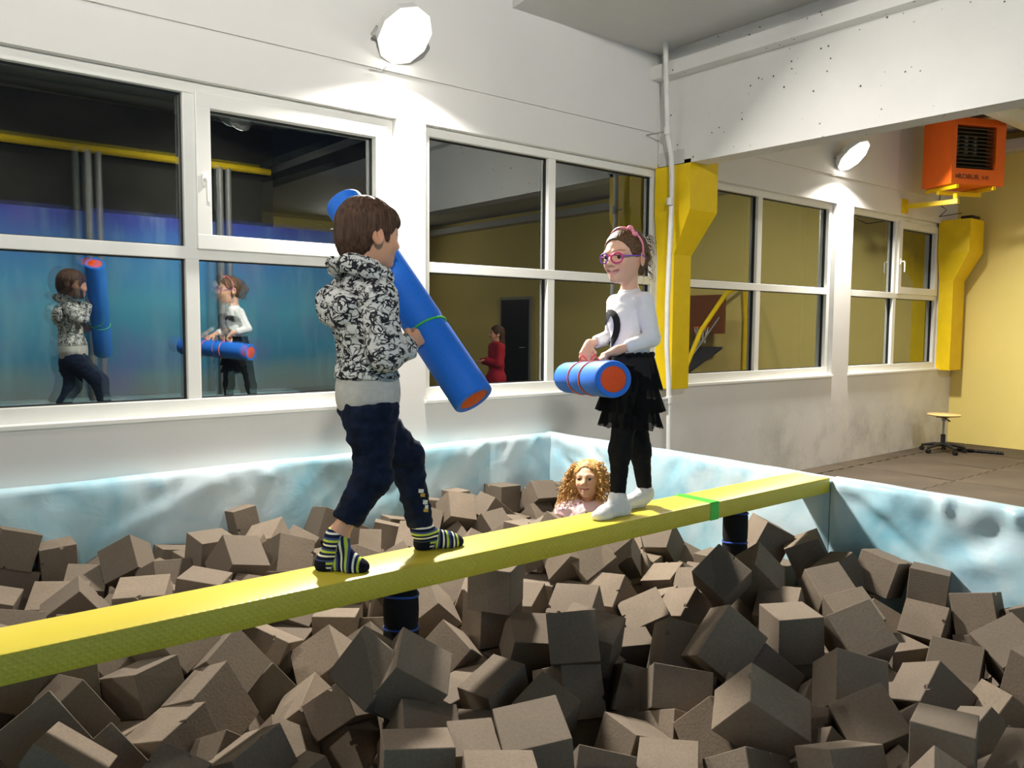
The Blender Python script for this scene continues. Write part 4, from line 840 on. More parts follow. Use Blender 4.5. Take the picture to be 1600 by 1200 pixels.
def fast_mesh(name, V, F, mat, parent, attrs=None, cols=None):
    org = np.array(world_origin(parent)) if parent is not None else np.zeros(3)
    me = bpy.data.meshes.new(name); me.from_pydata((V - org).tolist(), [], F.tolist()); me.update()
    me.polygons.foreach_set('use_smooth', [True] * len(me.polygons)); me.materials.append(mat)
    for nm, arr in (attrs or {}).items():
        at = me.attributes.new(nm, 'FLOAT', 'POINT'); at.data.foreach_set('value', np.asarray(arr, np.float32))
    if cols is not None:
        at = me.color_attributes.new('Col', 'FLOAT_COLOR', 'POINT'); at.data.foreach_set('color', np.concatenate([cols, np.ones((len(cols), 1))], 1).astype(np.float32).ravel())
    o = bpy.data.objects.new(name, me); COL.objects.link(o); o.parent = parent
    return o
def fold_noise(scale, amp, stretch=(1, 1, 1), off=0.0, ridge=True):
    st = np.array(stretch) * scale
    def f(p):
        a = noise.noise(Vector((p[0] * st[0] + off, p[1] * st[1], p[2] * st[2])))
        if ridge: a = 1 - 2.4 * abs(a)
        return amp * a
    return f
# ------------------------------------------------------------------ people: shared pieces
def m_skin(name, base):
    t = NT(name); a = t.n('ShaderNodeAttribute', attribute_name='Col'); co = t.coord()
    t.col(t.mix(t.ramp(t.noise(co, 40, 3), [(0.3, 0.0), (0.8, 0.12)]), a.outputs['Color'], tuple(c * 0.8 for c in base)))
    t.b.inputs['Subsurface Weight'].default_value = 0.12; t.b.inputs['Subsurface Radius'].default_value = (0.008, 0.004, 0.002); t.b.inputs['Subsurface Scale'].default_value = 0.6
    return t.fin(0.5, 0.4)
SKIN1 = srgb(212, 160, 128); SKIN2 = srgb(226, 178, 150); SKIN3 = srgb(228, 180, 148)
def m_hair(name, c1, c2, sc=(120, 120, 14), rough=0.45):
    t = NT(name); co = t.coord('Object', sc)
    f = t.noise(co, 1.0, 4, 0.6, 0.3)
    t.col(t.ramp(f, [(0.3, c1), (0.7, c2)])); t.bump(f, 0.6, 0.004); return t.fin(rough, 0.22)
def m_eye():
    t = NT('eye'); a = t.n('ShaderNodeAttribute', attribute_name='Col'); t.col(a.outputs['Color']); return t.fin(0.08, 0.5)
M_EYE = m_eye()
M_TEETH = plain('teeth', (0.8, 0.78, 0.7), 0.3)
ZSQ = 0.86
def add_head(B, fr, smile=0.3, open_=0.0):
    def sq(p): return (p[0], p[1], p[2] * (ZSQ if p[2] < 0 else 1.0))      # children have a short lower face
    def E(c, r, R=None, k=0.015, cut=False): B.ell(sq(c), r, R, k, cut, fr, 'head')
    def C(a, b, ra, rb=None, k=0.012, cut=False): B.cap(sq(a), sq(b), ra, rb, k, cut, fr, 'head')
    E((-.014, 0, .026), (.090, .073, .080)); E((.018, 0, -.022), (.062, .056, .068), k=.03)
    E((.034, 0, -.066), (.040, .034, .034), k=.03); E((.062, 0, -.094), (.016, .018, .013), k=.02)
    for s in (-1, 1):
        E((.050, s * .029, -.028), (.026, .023, .023), k=.02); C((.074, s * .012, .020), (.062, s * .043, .018), .008, .008, .014)
        E((.083, s * .030, .001), (.013, .017, .0105), k=.012, cut=True)
        E((.0635, s * .030, .001), .0163, k=.005)
        E((.0790, s * .0315, .0005), (.0135, .0142, .0068), rotx(-s * 6), k=.002, cut=True)
        E((-.012, s * .076, -.008), (.019, .0075, .030), rotz(s * 20) @ roty(-12), k=.006)
        E((-.008, s * .083, -.004), (.010, .005, .017), rotz(s * 20) @ roty(-12), k=.005, cut=True)
    C((.076, 0, .010), (.0915, 0, -.026), .0065, .0095, .014)
    for s in (-1, 1): E((.082, s * .0105, -.031), (.0085, .0065, .0065), k=.007); E((.089, s * .0055, -.0365), (.004, .003, .003), k=.003, cut=True)
    up = .0075 * smile
    # lips
    for s in (-1, 1):
        C((.080, 0, -.0575), (.070, s * (.019 + .010 * smile), -.058 + up * 1.5), .0052, .0030, .006)
        C((.078, 0, -.0695 - open_ * .006), (.069, s * (.017 + .010 * smile), -.063 + up * 1.3), .0060, .0030, .006)
    if open_ > 0:
        for s in (-1, 1): C((.083, 0, -.0635 - open_ * .003), (.074, s * (.015 + .010 * smile), -.060 + up * 1.3), .0022 + .0030 * open_, .0012, .002, True)
    else:
        for s in (-1, 1): C((.087, 0, -.0632), (.078, s * (.018 + .010 * smile), -.060 + up * 1.4), .0016, .001, .002, True)
def head_colors(V, fr, base, brow, lip=(0.62, 0.25, 0.22), smile=.3, open_=0.0, hairline=None):
    L = ((V - fr.o) @ fr.R) / fr.s; L[:, 2] = np.where(L[:, 2] < 0, L[:, 2] / ZSQ, L[:, 2])
    c = np.tile(np.array(base), (len(V), 1))
    inh = np.all(np.abs(L) < .14, axis=1)
    def blend(w, col):
        nonlocal c
        w = np.clip(w, 0, 1) * inh; c = c * (1 - w[:, None]) + np.array(col) * w[:, None]
    for s in (-1, 1):
        d = ((L[:, 0] - .06) / .03) ** 2 + ((L[:, 1] - s * .036) / .02) ** 2 + ((L[:, 2] + .03) / .018) ** 2
        blend(0.35 * np.exp(-d), (base[0] * 1.0, base[1] * .6, base[2] * .55))
        y = L[:, 1] * s
        arc = .0205 + .006 * np.sin(np.clip((y - .012) / .036, 0, 1) * 2.6)
        blend(np.where((y > .011) & (y < .050) & (L[:, 0] > .035), np.exp(-((L[:, 2] - arc) / .0030) ** 2) * .85, 0), brow)
        blend(np.where((L[:, 0] > .055) & (y > .012) & (y < .049), np.exp(-((L[:, 2] - .0080) / .0016) ** 2) * .75, 0), tuple(b * .5 for b in brow))
        blend(.4 * np.exp(-(((L[:, 1] - s * .079) / .012) ** 2 + ((L[:, 0] + .012) / .02) ** 2 + ((L[:, 2] + .008) / .03) ** 2)), (base[0], base[1] * .62, base[2] * .55))
    t = np.abs(L[:, 1]) / (.021 + .009 * smile); zm = -.0635 + .0075 * smile * 1.5 * np.clip(t, 0, 1) ** 2 - open_ * .002
    blend(np.where((t < 1.1) & (L[:, 0] > .055), np.exp(-((L[:, 2] - zm) / (.0078 + .003 * open_) / np.sqrt(np.clip(1.15 - t * t * .8, .12, 1))) ** 4) * .8, 0), lip)
    if open_ > 0: blend(np.where((t < .95) & (L[:, 0] > .05) & (L[:, 0] < .0785), np.exp(-((L[:, 2] - zm - .001) / .0032) ** 4) * .9, 0), (.16, .04, .035))
    else: blend(np.where((t < 1) & (L[:, 0] > .05), np.exp(-((L[:, 2] - zm - .0005) / .0011) ** 2) * .7, 0), (.25, .07, .06))
    if hairline is not None:
        nz_ = np.array([noise.noise(Vector((q[1] * 60, q[0] * 25, 3.0))) for q in L]) * .006
        line = .060 + .010 * np.clip((.07 - L[:, 0]) / .03, -1, 1) * 0 - np.clip((np.abs(L[:, 1]) - .03) / .04, 0, 1) * .045
        blend(np.clip((L[:, 2] + nz_ - line) / .010, 0, .92), hairline)
    return c
def add_eyes(parent, fr, iris, look=(0, 0)):
    for s in (-1, 1):
        V = []; F = []; n, m = 20, 14; r = .0136 * fr.s; c = fr.p((.0635, s * .030, .001)); cols = []
        Rl = fr.R @ rotz(look[0]) @ roty(-look[1])
        for i in range(m + 1):
            th = math.pi * i / m
            for k in range(n):
                a = 2 * math.pi * k / n; V.append(c + Rl @ np.array([math.cos(th), math.sin(th) * math.cos(a), math.sin(th) * math.sin(a)]) * r)
                cols.append((.012, .010, .010) if th < .32 else iris if th < .72 else (.72, .70, .68))
        for i in range(m):
            for k in range(n): F.append((i * n + k, i * n + (k + 1) % n, (i + 1) * n + (k + 1) % n, (i + 1) * n + k))
        fast_mesh('eye', np.array(V), np.array(F), M_EYE, parent, cols=np.array(cols))
def add_hand(B, wr, d, n, th, curl=(40, 50, 30), s=1.0, spread=0.0, thumb_in=0.5, tagname='hand'):
    """wr wrist, d towards the knuckles, n out of the palm, th towards the thumb side"""
    wr = np.array(wr, float); d = unit(d); n = np.array(n, float); n = unit(n - d * (n @ d)); t = np.cross(n, d); t = t if t @ np.array(th, float) > 0 else -t
    def P(a, b, c): return wr + (d * a + t * b + n * c) * s
    for b in (-.017, -.006, .006, .017): B.cap(P(.008, b * .7, 0), P(.052, b * 1.12, 0), .0105 * s, .0095 * s, .008 * s, tagname=tagname)
    B.cap(wr - d * .01, P(.018, 0, 0), .0175 * s, .015 * s, .012 * s, tagname=tagname)
    for q, (b, L) in enumerate(((.0215, (.026, .018, .014)), (.0072, (.029, .020, .015)), (-.0072, (.027, .019, .014)), (-.0205, (.021, .014, .012)))):
        p = P(.053 - abs(b) * .15, b, 0); dd = d + t * spread * b * 10; dd = unit(dd); r = .0074 if q < 3 else .0066
        ang = 0
        for j in range(3):
            ang += math.radians(curl[j] * (1 + .06 * q)); v = dd * math.cos(ang) + n * math.sin(ang); e = p + v * L[j] * s
            B.cap(p, e, r * s, (r - .0006) * s, .003 * s, tagname=tagname); p = e; r -= .0006
    a = P(.014, .017, .004); b = a + unit(d * .62 + t * .72 + n * .25) * .026 * s; c = b + unit(d * (.8 - .4 * thumb_in) + t * (.35 - .7 * thumb_in) + n * (.2 + .6 * thumb_in)) * .020 * s
    e = c + unit(d * (.85 - .5 * thumb_in) + t * (.1 - .6 * thumb_in) + n * (.2 + .6 * thumb_in)) * .017 * s
    B.chain([a, b, c, e], [.0115 * s, .0092 * s, .008 * s, .0066 * s], .006 * s, tagname=tagname)
def add_foot(B, an, heel, toe, zs, nm, s=1.0):
    heel = np.array([heel[0], heel[1], zs + .020]); toe = np.array([toe[0], toe[1], zs + .013]); d = unit(toe - heel); sd = np.cross([0, 0, 1.0], d)
    hc = heel + d * .024; L = np.linalg.norm(toe - heel)
    ball = heel + d * (L * .68) + np.array([0, 0, .002])
    B.cap(hc, an, .026 * s, .026 * s, .03, tagname=nm)
    B.cap(hc, ball, .0245 * s, .020 * s, .02, tagname=nm)
    for b in (-.013, 0, .013): B.cap(ball + sd * b, toe - d * (.014 + abs(b) * .8) + sd * b * .9, .0175 * s, .0125 * s, .02, tagname=nm)
    B.cap(an + np.array([0, 0, -.004]), ball + np.array([0, 0, .008]), .021 * s, .014 * s, .035, tagname=nm)
def torso(B, J, yaw, s=1.0, sh=.036):
    R = rotz(yaw)
    pe, ch, nk = J['pelvis'], J['chest'], J['neck']
    up = unit(ch - pe)
    B.ell(pe, (.078 * s, .100 * s, .080 * s), R, .04, tagname='torso'); B.ell((pe + ch) / 2, (.068 * s, .090 * s, .105 * s), R, .04, tagname='torso')
    B.ell(ch, (.074 * s, .104 * s, .105 * s), R, .04, tagname='torso')
    B.cap(J['shL'], J['shR'], sh * s, sh * s, .05, tagname='torso')
    B.cap(nk - up * .02, nk, .045 * s, .036 * s, .04, tagname='torso')
def limbs(B, J, s=1.0):
    for q in 'LR':
        if 'el' + q in J:
            B.cap(J['sh' + q], J['el' + q], .034 * s, .028 * s, .03, tagname='uarm' + q); B.cap(J['el' + q], J['wr' + q], .028 * s, .0185 * s, .015, tagname='farm' + q)
        if 'kn' + q in J:
            B.cap(J['hip' + q], J['kn' + q], .060 * s, .043 * s, .04, tagname='thigh' + q); B.cap(J['kn' + q], J['an' + q], .042 * s, .026 * s, .02, tagname='shin' + q)
def build_blob(B, name, mat, parent, step=.006, fine=(), fstep=.0025, smooth=1, disp=None, attrs=None, colf=None):
    V, F = B.mesh(step, fine, fstep, smooth)
    if disp is not None: V = displace(V, F, disp)
    return fast_mesh(name, V, F, mat, parent, attrs(V) if attrs else None, colf(V) if colf else None)
def P2(x, y, Y): return at_y(x, y, Y)
M_ROPE_G = plain('green rope', srgb(70, 190, 70), 0.6); M_ROPE_O = plain('orange pink rope', srgb(240, 110, 80), 0.6)
def m_bat(name, c):
    t = NT(name); co = t.coord(); f = t.noise(co, 130, 3, 0.7)
    t.col(t.ramp(f, [(0.3, tuple(q * .86 for q in c)), (0.7, c)])); t.bump(f, 0.25, 0.002); return t.fin(0.6, 0.3)
M_BATB = m_bat('blue foam', srgb(34, 116, 226)); M_BATO = m_bat('orange foam core', srgb(232, 84, 24))
def foam_bat(A, B_, r, rings, ropemat, label, groove=0.004):
    A = np.array(A, float); B_ = np.array(B_, float); ax = unit(B_ - A); L = np.linalg.norm(B_ - A)
    g = empty('foam_bat', (A + B_) / 2 - np.array([0, 0, r]), label, 'foam bat', 'padded foam bats')
    prof = [(r * .70, .004), (r * .72, .0), (r * .94, 0), (r * .985, .004), (r, .012)]
    for t in sorted(rings): h = t * L; prof += [(r, h - .03), (r - groove, h - .006), (r - groove, h + .006), (r, h + .03)]
    prof += [(r, L - .012), (r * .985, L - .004), (r * .94, L), (r * .72, L), (r * .70, L - .004)]
    MB().lathe(prof, A, ax, 40, ends=False).build('sleeve', M_BATB, g, True, 50)
    for c, sg in ((A, 1), (B_, -1)):
        MB().lathe([(0.0, .0025), (r * .05, .0025), (r * .07, .0005), (r * .6, .0005), (r * .71, .003), (r * .71, .06)], c, ax * sg, 36, ends=False).build('core', M_BATO, g, True, 50)
    u_ = unit(np.cross(ax, [0, 0, 1.0])); w_ = np.cross(ax, u_)
    for t in rings:
        c = A + ax * t * L
        MB().tube([c + (u_ * math.cos(a) + w_ * math.sin(a)) * (r - groove + .003) + ax * .006 * math.sin(a) for a in np.linspace(0, 6.2832, 40, endpoint=False)], .0038, 8, closed=True).build('rope', ropemat, g, True)
    return g

# ------------------------------------------------------------------ the boy on the beam
ZS = BZ1 + 0.001
boy = empty('person', (at_z(600, 868, ZS)[0], 2.30, ZS), 'boy in black and white patterned hoodie striding on the beam with a raised bat', 'person')
J = dict(pelvis=P2(575, 628, 2.30), chest=P2(566, 500, 2.30), neck=P2(568, 432, 2.30),
         shR=P2(592, 462, 2.20), elR=P2(603, 553, 2.155), wrR=P2(640, 541, 2.185), shL=P2(541, 458, 2.405), hipR=P2(583, 645, 2.255), hipL=P2(570, 643, 2.35),
         knR=P2(583, 742, 2.265), anR=P2(527, 838, 2.30), knL=P2(634, 714, 2.34), anL=P2(658, 824, 2.325))
bA = P2(741, 625, 2.07); bB = P2(537, 317, 2.64)
bax = unit(bB - bA)
gripp = bA + bax * (0.40 * np.linalg.norm(bB - bA))
hh = bA + bax * (0.62 * np.linalg.norm(bB - bA))
J['wrL'] = hh + np.array([-.075, .005, -.03]); J['elL'] = (J['shL'] + J['wrL']) / 2 + np.array([.0, .05, -.10])
hfB = Frame(P2(579, 368, 2.30), rotz(-4) @ roty(4), 1.03)
B = Blob(); torso(B, J, 0, .93); limbs(B, J)
B.cap(J['neck'] - np.array([0, 0, .03]), hfB.p((-.022, 0, -.055)), .041, .040, .02, tagname='neck')
add_head(B, hfB, .1)
hdir = unit(P2(653, 519, 2.19) - J['wrR'])
add_hand(B, J['wrR'] + hdir * .004, hdir * .6 + np.array([.55, .25, .1]), (.15, .75, .1), (-.2, .2, 1), (55, 70, 45), 1.0, thumb_in=.8)
add_hand(B, J['wrL'], (.8, .3, .35), (.2, -.5, .2), (-.3, 0, 1), (40, 55, 40), 1.0)
fR = (at_z(492, 886, ZS), at_z(576, 893, ZS)); fL = (at_z(648, 857, ZS), at_z(723, 851, ZS))
for f in (fR, fL):
    for q in f: q[1] = min(max(q[1], BY0 + .04), BY1 - .04)
add_foot(B, J['anR'], *fR, ZS, 'footR'); add_foot(B, J['anL'], *fL, ZS, 'footL')
B0 = B
hairB = srgb(72, 50, 38)
bodyB = build_blob(B, 'body', m_skin('skin', SKIN1), boy, .007, ((hfB.p((.02, 0, -.01)), .11), (J['wrR'] + hdir * .05, .06)), .0026, 0, colf=lambda V: head_colors(V, hfB, SKIN1, (.10, .06, .04), smile=.1))
add_eyes(boy, hfB, (.10, .05, .03))
# hair
H = Blob()
H.ell((-.018, 0, .034), (.097, .084, .085), None, .02, False, hfB); H.ell((-.052, 0, -.012), (.054, .066, .062), None, .03, False, hfB); H.cap((-.06, 0, -.03), (-.054, 0, -.082), .042, .030, .03, False, hfB)
H.cap((.040, -.045, .055), (.066, -.02, .048), .026, .020, .02, False, hfB); H.cap((.040, .045, .055), (.066, .02, .048), .026, .020, .02, False, hfB)
H.ell((.098, 0, -.045), (.080, .110, .075), None, .012, True, hfB)
for s in (-1, 1):
    H.ell((.006, s * .088, -.026), (.030, .030, .034), None, .008, True, hfB); H.ell((-.004, s * .09, -.07), (.04, .034, .036), None, .01, True, hfB)
    H.cap((.022, s * .066, .02), (.026, s * .066, -.012), .012, .007, .01, False, hfB)
M_HAIRB = m_hair('brown hair', srgb(48, 32, 24), srgb(98, 72, 55), rough=.6)
def hdisp(fr, amp, sc=55.0):
    def f(p):
        q = (fr.R.T @ (p - fr.o)) / fr.s
        a = math.atan2(q[1], q[0] + .02); zz = q[2]
        return amp * (noise.noise(Vector((a * 9 + zz * 12, zz * 14, 1))) + .8 * noise.noise(Vector((a * 26 + zz * 20, zz * 16, 5))))
    return f
build_blob(H, 'hair', M_HAIRB, boy, .0032, (), .003, 1, hdisp(hfB, .0032))
# hoodie
def m_hoodie():
    t = NT('white hoodie with black scribbles'); co = t.coord('Object')
    ds = t.n('ShaderNodeTexNoise'); ds.inputs['Scale'].default_value = 26; ds.inputs['Detail'].default_value = 2; t.l(co, ds.inputs['Vector'])
    vm = t.n('ShaderNodeVectorMath', operation='SCALE'); vm.inputs['Scale'].default_value = 0.030; t.l(ds.outputs['Color'], vm.inputs[0])
    va = t.n('ShaderNodeVectorMath', operation='ADD'); t.l(co, va.inputs[0]); t.l(vm.outputs[0], va.inputs[1])
    mp = t.n('ShaderNodeMapping'); mp.inputs['Scale'].default_value = (.8, .8, 1.25); mp.inputs['Rotation'].default_value = (.35, .3, .2); t.l(va.outputs[0], mp.inputs[0])
    def contour(scale, lvl, wd, off):
        m2 = t.n('ShaderNodeMapping'); m2.inputs['Location'].default_value = (off, off * 2, off); t.l(mp.outputs[0], m2.inputs[0])
        n_ = t.noise(m2.outputs[0], scale, 0.0, .5, 0.5)
        return t.ramp(t.math('ABSOLUTE', t.math('SUBTRACT', n_, lvl)), [(wd, 1.0), (wd * 1.5, 0.0)])
    ln = t.math('MAXIMUM', contour(36, .5, .036, 0.0), contour(30, .46, .032, 3.3))
    ln = t.math('MAXIMUM', ln, contour(50, .55, .04, 7.1))
    gap = t.ramp(t.noise(co, 30, 2), [(0.36, 0.0), (0.46, 1.0)])
    ink = t.math('MULTIPLY', ln, gap)
    base = t.ramp(t.noise(co, 20, 3), [(0.3, (.56, .57, .55)), (0.7, (.70, .70, .68))])
    t.col(t.mix(ink, base, (.02, .02, .026))); t.bump(t.noise(co, 160, 2), 0.2, 0.002); return t.fin(0.9, 0.15)
M_HOOD = m_hoodie()
M_RIB = plain('grey marl rib knit', (.50, .49, .46), .95, .1, var=.08, scale=60, bump=.3, bscale=140)
M_LINER = plain('grey hood lining', (.46, .45, .43), .95, .1, var=.06, scale=60)
hem0 = P2(574, 598, 2.30)
G = B0.grown(.020, ('torso',), .03).merge(B0.grown(.018, ('uarmL', 'uarmR', 'farmL', 'farmR'), .012))
G.ell(J['pelvis'] + np.array([0, 0, .05]), (.100, .115, .09), None, .04); G.cap(J['shR'] + np.array([0, 0, -.02]), J['elR'], .056, .049, .012); G.cap(J['elR'], J['wrR'] - unit(J['wrR'] - J['elR']) * .03, .050, .036, .02)
G.half(J['pelvis'] + np.array([0, 0, .078]), (0, 0, -1)); G.half(J['wrR'] - unit(J['wrR'] - J['elR']) * .022, unit(J['wrR'] - J['elR'])) if False else None
for q in 'LR':
    dv = unit(J['wr' + q] - J['el' + q]); G.ell(J['wr' + q] + dv * .03, (.05, .05, .05), None, .004, True)
nk = J['neck']
G.half(nk + np.array([0, 0, .022]), (.25, 0, 1.0))
_f1, _f2 = fold_noise(16, .0035, (1, 1, 1.7), 3.0), fold_noise(36, .0016, (1, 1, 1.3), 9.0)
gfold = lambda p: _f1(p) + _f2(p)
hood_o = build_blob(G, 'hoodie', M_HOOD, boy, .0065, (), .003, 1, gfold)
HD_ = Blob(); back = P2(524, 474, 2.34)
HD_.cap(P2(520, 470, 2.36), P2(545, 478, 2.26), .050, .042, .03); HD_.cap(P2(516, 492, 2.36), P2(536, 500, 2.28), .034, .030, .03)
ring = [nk + np.array([math.cos(a) * .070 - .012, math.sin(a) * .088, .012 - .030 * math.cos(a)]) for a in np.linspace(-2.7, 2.7, 13) + math.pi]
HD_.chain(ring, [.020] + [.026] * 11 + [.020], .02)
HD_.ell(nk + np.array([-.055, 0, .058]), (.050, .056, .042), roty(-25), .012, True)
HD_.ell(nk + np.array([.02, 0, .06]), (.05, .052, .08), None, .01, True)
build_blob(HD_, 'hood', M_HOOD, boy, .005, (), .003, 1, lambda p: fold_noise(20, .005, (1, 1, 1.4), 5.0)(p))
LN = Blob(); LN.chain([nk + np.array([math.cos(a) * .052 - .008, math.sin(a) * .062, .026 - .022 * math.cos(a)]) for a in np.linspace(-2.4, 2.4, 11) + math.pi], [.014] * 11, .01)
build_blob(LN, 'hood_lining', M_LINER, boy, .004, (), .003, 1)
WBl = Blob(); wc = J['pelvis'] + np.array([0, 0, .012])
WBl.ell(wc + np.array([0, 0, .02]), (.098, .112, .14), None, .02); WBl.half(wc + np.array([0, 0, .074]), (0, 0, 1)); WBl.half(wc + np.array([0, 0, -.030]), (.10, .06, -1))
build_blob(WBl, 'waistband', M_RIB, boy, .005, (), .003, 1, fold_noise(14, .003, (1, 1, .3), 2.0))
for q in 'LR':
    dv = unit(J['wr' + q] - J['el' + q]); CF = Blob(); CF.cap(J['wr' + q] - dv * .03, J['wr' + q] - dv * .004, .0295, .0265, .01); build_blob(CF, 'cuff', M_HOOD, boy, .004, (), .003, 1)
# trousers
def m_denim():
    t = NT('navy jersey'); co = t.coord(); t.col(t.ramp(t.noise(co, 24, 4), [(0.3, srgb(14, 20, 36)), (0.7, srgb(26, 37, 60))])); t.bump(t.noise(co, 220, 2), .25, .002); return t.fin(.9, .15)
M_NAVY = m_denim()
T = B0.grown(.013, ('thighL', 'thighR', 'shinL', 'shinR'), .03); T.ell(J['pelvis'] + np.array([-.006, 0, -.01]), (.082, .098, .088), None, .04)
T.half(J['pelvis'] + np.array([0, 0, .010]), (-.10, -.06, 1)); T.ell(J['hipR'] + np.array([-.03, 0, -.062]), (.052, .045, .055), None, .04)
for q, t in (('R', .76), ('L', .97)):
    dv = unit(J['an' + q] - J['kn' + q]); cut = J['kn' + q] + (J['an' + q] - J['kn' + q]) * t
    T.ell(cut + dv * .060, (.072, .072, .072), None, .003, True)
_t1, _t2 = fold_noise(15, .0055, (1, 1, 1.6), 1.0), fold_noise(34, .0022, (1, 1, 1.4), 4.0)
tr_o = build_blob(T, 'trousers', M_NAVY, boy, .0065, (), .003, 1, lambda p: _t1(p) + _t2(p))
# small printed badges on the front shin
bv = BVHTree.FromPolygons([tuple(v.co) for v in tr_o.data.vertices], [tuple(p.vertices) for p in tr_o.data.polygons])
def decal(obj, name, pts_px, faces, mat, parent, lift=.0016):
    """a print that lies on the cloth: every corner is dropped on the surface"""
    o = np.array(world_origin(obj)); b = BVHTree.FromPolygons([tuple(v.co) for v in obj.data.vertices], [tuple(p.vertices) for p in obj.data.polygons]); V = []
    for (x, y) in pts_px:
        d = unit(RC @ _v(x, y)); h = b.ray_cast(Vector((CP - o).tolist()), Vector(d.tolist()))
        V.append(np.array(h[0]) + o + np.array(h[1]) * lift if h[0] is not None else None)
    good = [f for f in faces if all(V[i] is not None for i in f)]
    used = sorted({i for f in good for i in f}); mp = {i: k for k, i in enumerate(used)}
    if not good: return None
    return mesh_obj(name, [V[i] for i in used], [tuple(mp[i] for i in f) for f in good], mat, parent, True)
M_PRW = plain('white print', (.75, .75, .72), .7); M_PRY = plain('ochre print', srgb(200, 160, 60), .7)
for (x0, y0, x1, y1, m) in ((653, 764, 661, 770, M_PRW), (656, 771, 663, 776, M_PRY), (660, 781, 667, 788, M_PRW), (663, 789, 668, 795, M_PRW), (661, 795, 668, 800, M_PRY)):
    nx = ny = 3; pts = [(x0 + (x1 - x0) * i / nx + (1.2 if j % 2 else 0), y0 + (y1 - y0) * j / ny) for j in range(ny + 1) for i in range(nx + 1)]
    decal(tr_o, 'print', pts, [(j * (nx + 1) + i, j * (nx + 1) + i + 1, (j + 1) * (nx + 1) + i + 1, (j + 1) * (nx + 1) + i) for j in range(ny) for i in range(nx)], m, tr_o)
# socks
def m_sock():
    t = NT('striped sock'); u = t.n('ShaderNodeAttribute', attribute_name='u'); z = t.n('ShaderNodeAttribute', attribute_name='navy')
    fr_ = t.math('FRACT', t.math('MULTIPLY', u.outputs['Fac'], 26.0))
    c = t.ramp(fr_, [(0.0, srgb(28, 32, 62)), (0.26, srgb(232, 232, 220)), (0.42, srgb(36, 42, 80)), (0.62, srgb(186, 205, 80)), (0.82, srgb(70, 84, 130))], 'CONSTANT')
    t.col(t.mix(t.ramp(z.outputs['Fac'], [(0.48, 0.0), (0.52, 1.0)]), c, srgb(24, 26, 40))); co = t.coord(); t.bump(t.noise(co, 200, 2), .3, .002); return t.fin(.95, .1)
M_SOCK = m_sock()
for q, f in (('R', fR), ('L', fL)):
    S = B0.grown(.0035, ('foot' + q,)); dv = unit(J['kn' + q] - J['an' + q]); S.cap(J['an' + q] - dv * .01, J['an' + q] + dv * (.035 if q == 'R' else .03), .031, .032, .02)
    S.half(np.array([0, 0, ZS - .0005]), (0, 0, -1), .002)
    S.half(J['an' + q] + dv * (.014 if q == 'R' else .05), dv, .002)
    d = unit(f[1] - f[0])
    L = np.linalg.norm(f[1] - f[0])
    def at(V, f=f, d=d, L=L):
        a = (V - f[0]) @ d; h = V[:, 2] - ZS
        front = a > .052 + h * .35
        u = np.where(front, a, .5 + h * 1.0)
        nav = ((a > L - .022) | ((a < .040) & (h < .034))).astype(float)
        return {'u': u, 'navy': nav}
    build_blob(S, 'sock', M_SOCK, boy, .0026, (), .003, 1, None, at)
foam_bat(bA, bB, .069, (0.335,), M_ROPE_G, 'blue foam bat with green cord held slanting by the boy')

# ------------------------------------------------------------------ the girl on the beam
girl = empty('person', (at_z(975, 795, ZS)[0], 2.32, ZS), 'girl with pink glasses in white swan top and black tulle skirt on the beam', 'person')
J = dict(pelvis=P2(986, 580, 2.31), chest=P2(984, 498, 2.31), neck=P2(984, 455, 2.31), shL=P2(1007, 470, 2.22), shR=P2(962, 474, 2.40),
         elL=P2(1019, 529, 2.165), elR=P2(957, 525, 2.46), hipL=P2(984, 605, 2.27), hipR=P2(987, 603, 2.35),
         knL=P2(969, 704, 2.30), anL=P2(965, 779, 2.30), knR=P2(1000, 704, 2.345), anR=P2(1008, 770, 2.34))
cA = at_d(958.7, 592.5, 2.95); cB = at_d(888, 590, 3.66); cax = unit(cB - cA); cL = np.linalg.norm(cB - cA)
hl = cA + cax * cL * .33 + np.array([0, 0, .069]); hr = cA + cax * cL * .63 + np.array([0, 0, .069])
J['wrL'] = hl + np.array([.085, -.02, .040]); J['wrR'] = hr + np.array([.05, .02, .070])
hfG = Frame(P2(976, 403, 2.31), rotz(180 + 6) @ roty(3), 1.07)
B = Blob(); torso(B, J, 180, .92, .028); limbs(B, J, .88)
B.cap(J['neck'] - np.array([0, 0, .03]), hfG.p((-.030, 0, -.050)), .034, .033, .02, tagname='neck')
add_head(B, hfG, 1.0, .6)
add_hand(B, J['wrL'], hl - J['wrL'] + np.array([0, .01, .012]), (-.35, 0, -1), (0, 1, .2), (28, 60, 50), .95, thumb_in=.6)
add_hand(B, J['wrR'], hr - J['wrR'] + np.array([0, 0, .004]), (-.3, 0, -1), (0, -1, .2), (28, 60, 50), .95, thumb_in=.6)
fLg = (at_z(972, 800, ZS), at_z(902, 806, ZS)); fRg = (at_z(1020, 794, ZS), at_z(952, 799, ZS))
for f, dy in ((fLg, 2.285), (fRg, 2.345)):
    f[0][1] = dy; f[1][1] = dy - .005
add_foot(B, J['anL'], *fLg, ZS, 'footL'); add_foot(B, J['anR'], *fRg, ZS, 'footR')
B0 = B
build_blob(B, 'body', m_skin('fair skin', SKIN2), girl, .007, ((hfG.p((.02, 0, -.01)), .105), ((hl + hr) / 2, .10)), .0022, 0, colf=lambda V: head_colors(V, hfG, SKIN2, (.20, .12, .07), (.62, .24, .24), 1.0, .6, (.10, .065, .042)))
add_eyes(girl, hfG, (.07, .045, .03), (-6, -2))
TE = Blob()
for s in (-1, 1): TE.cap((.0755, 0, -.0525), (.069, s * .018, -.0470), .0045, .003, .003, False, hfG)
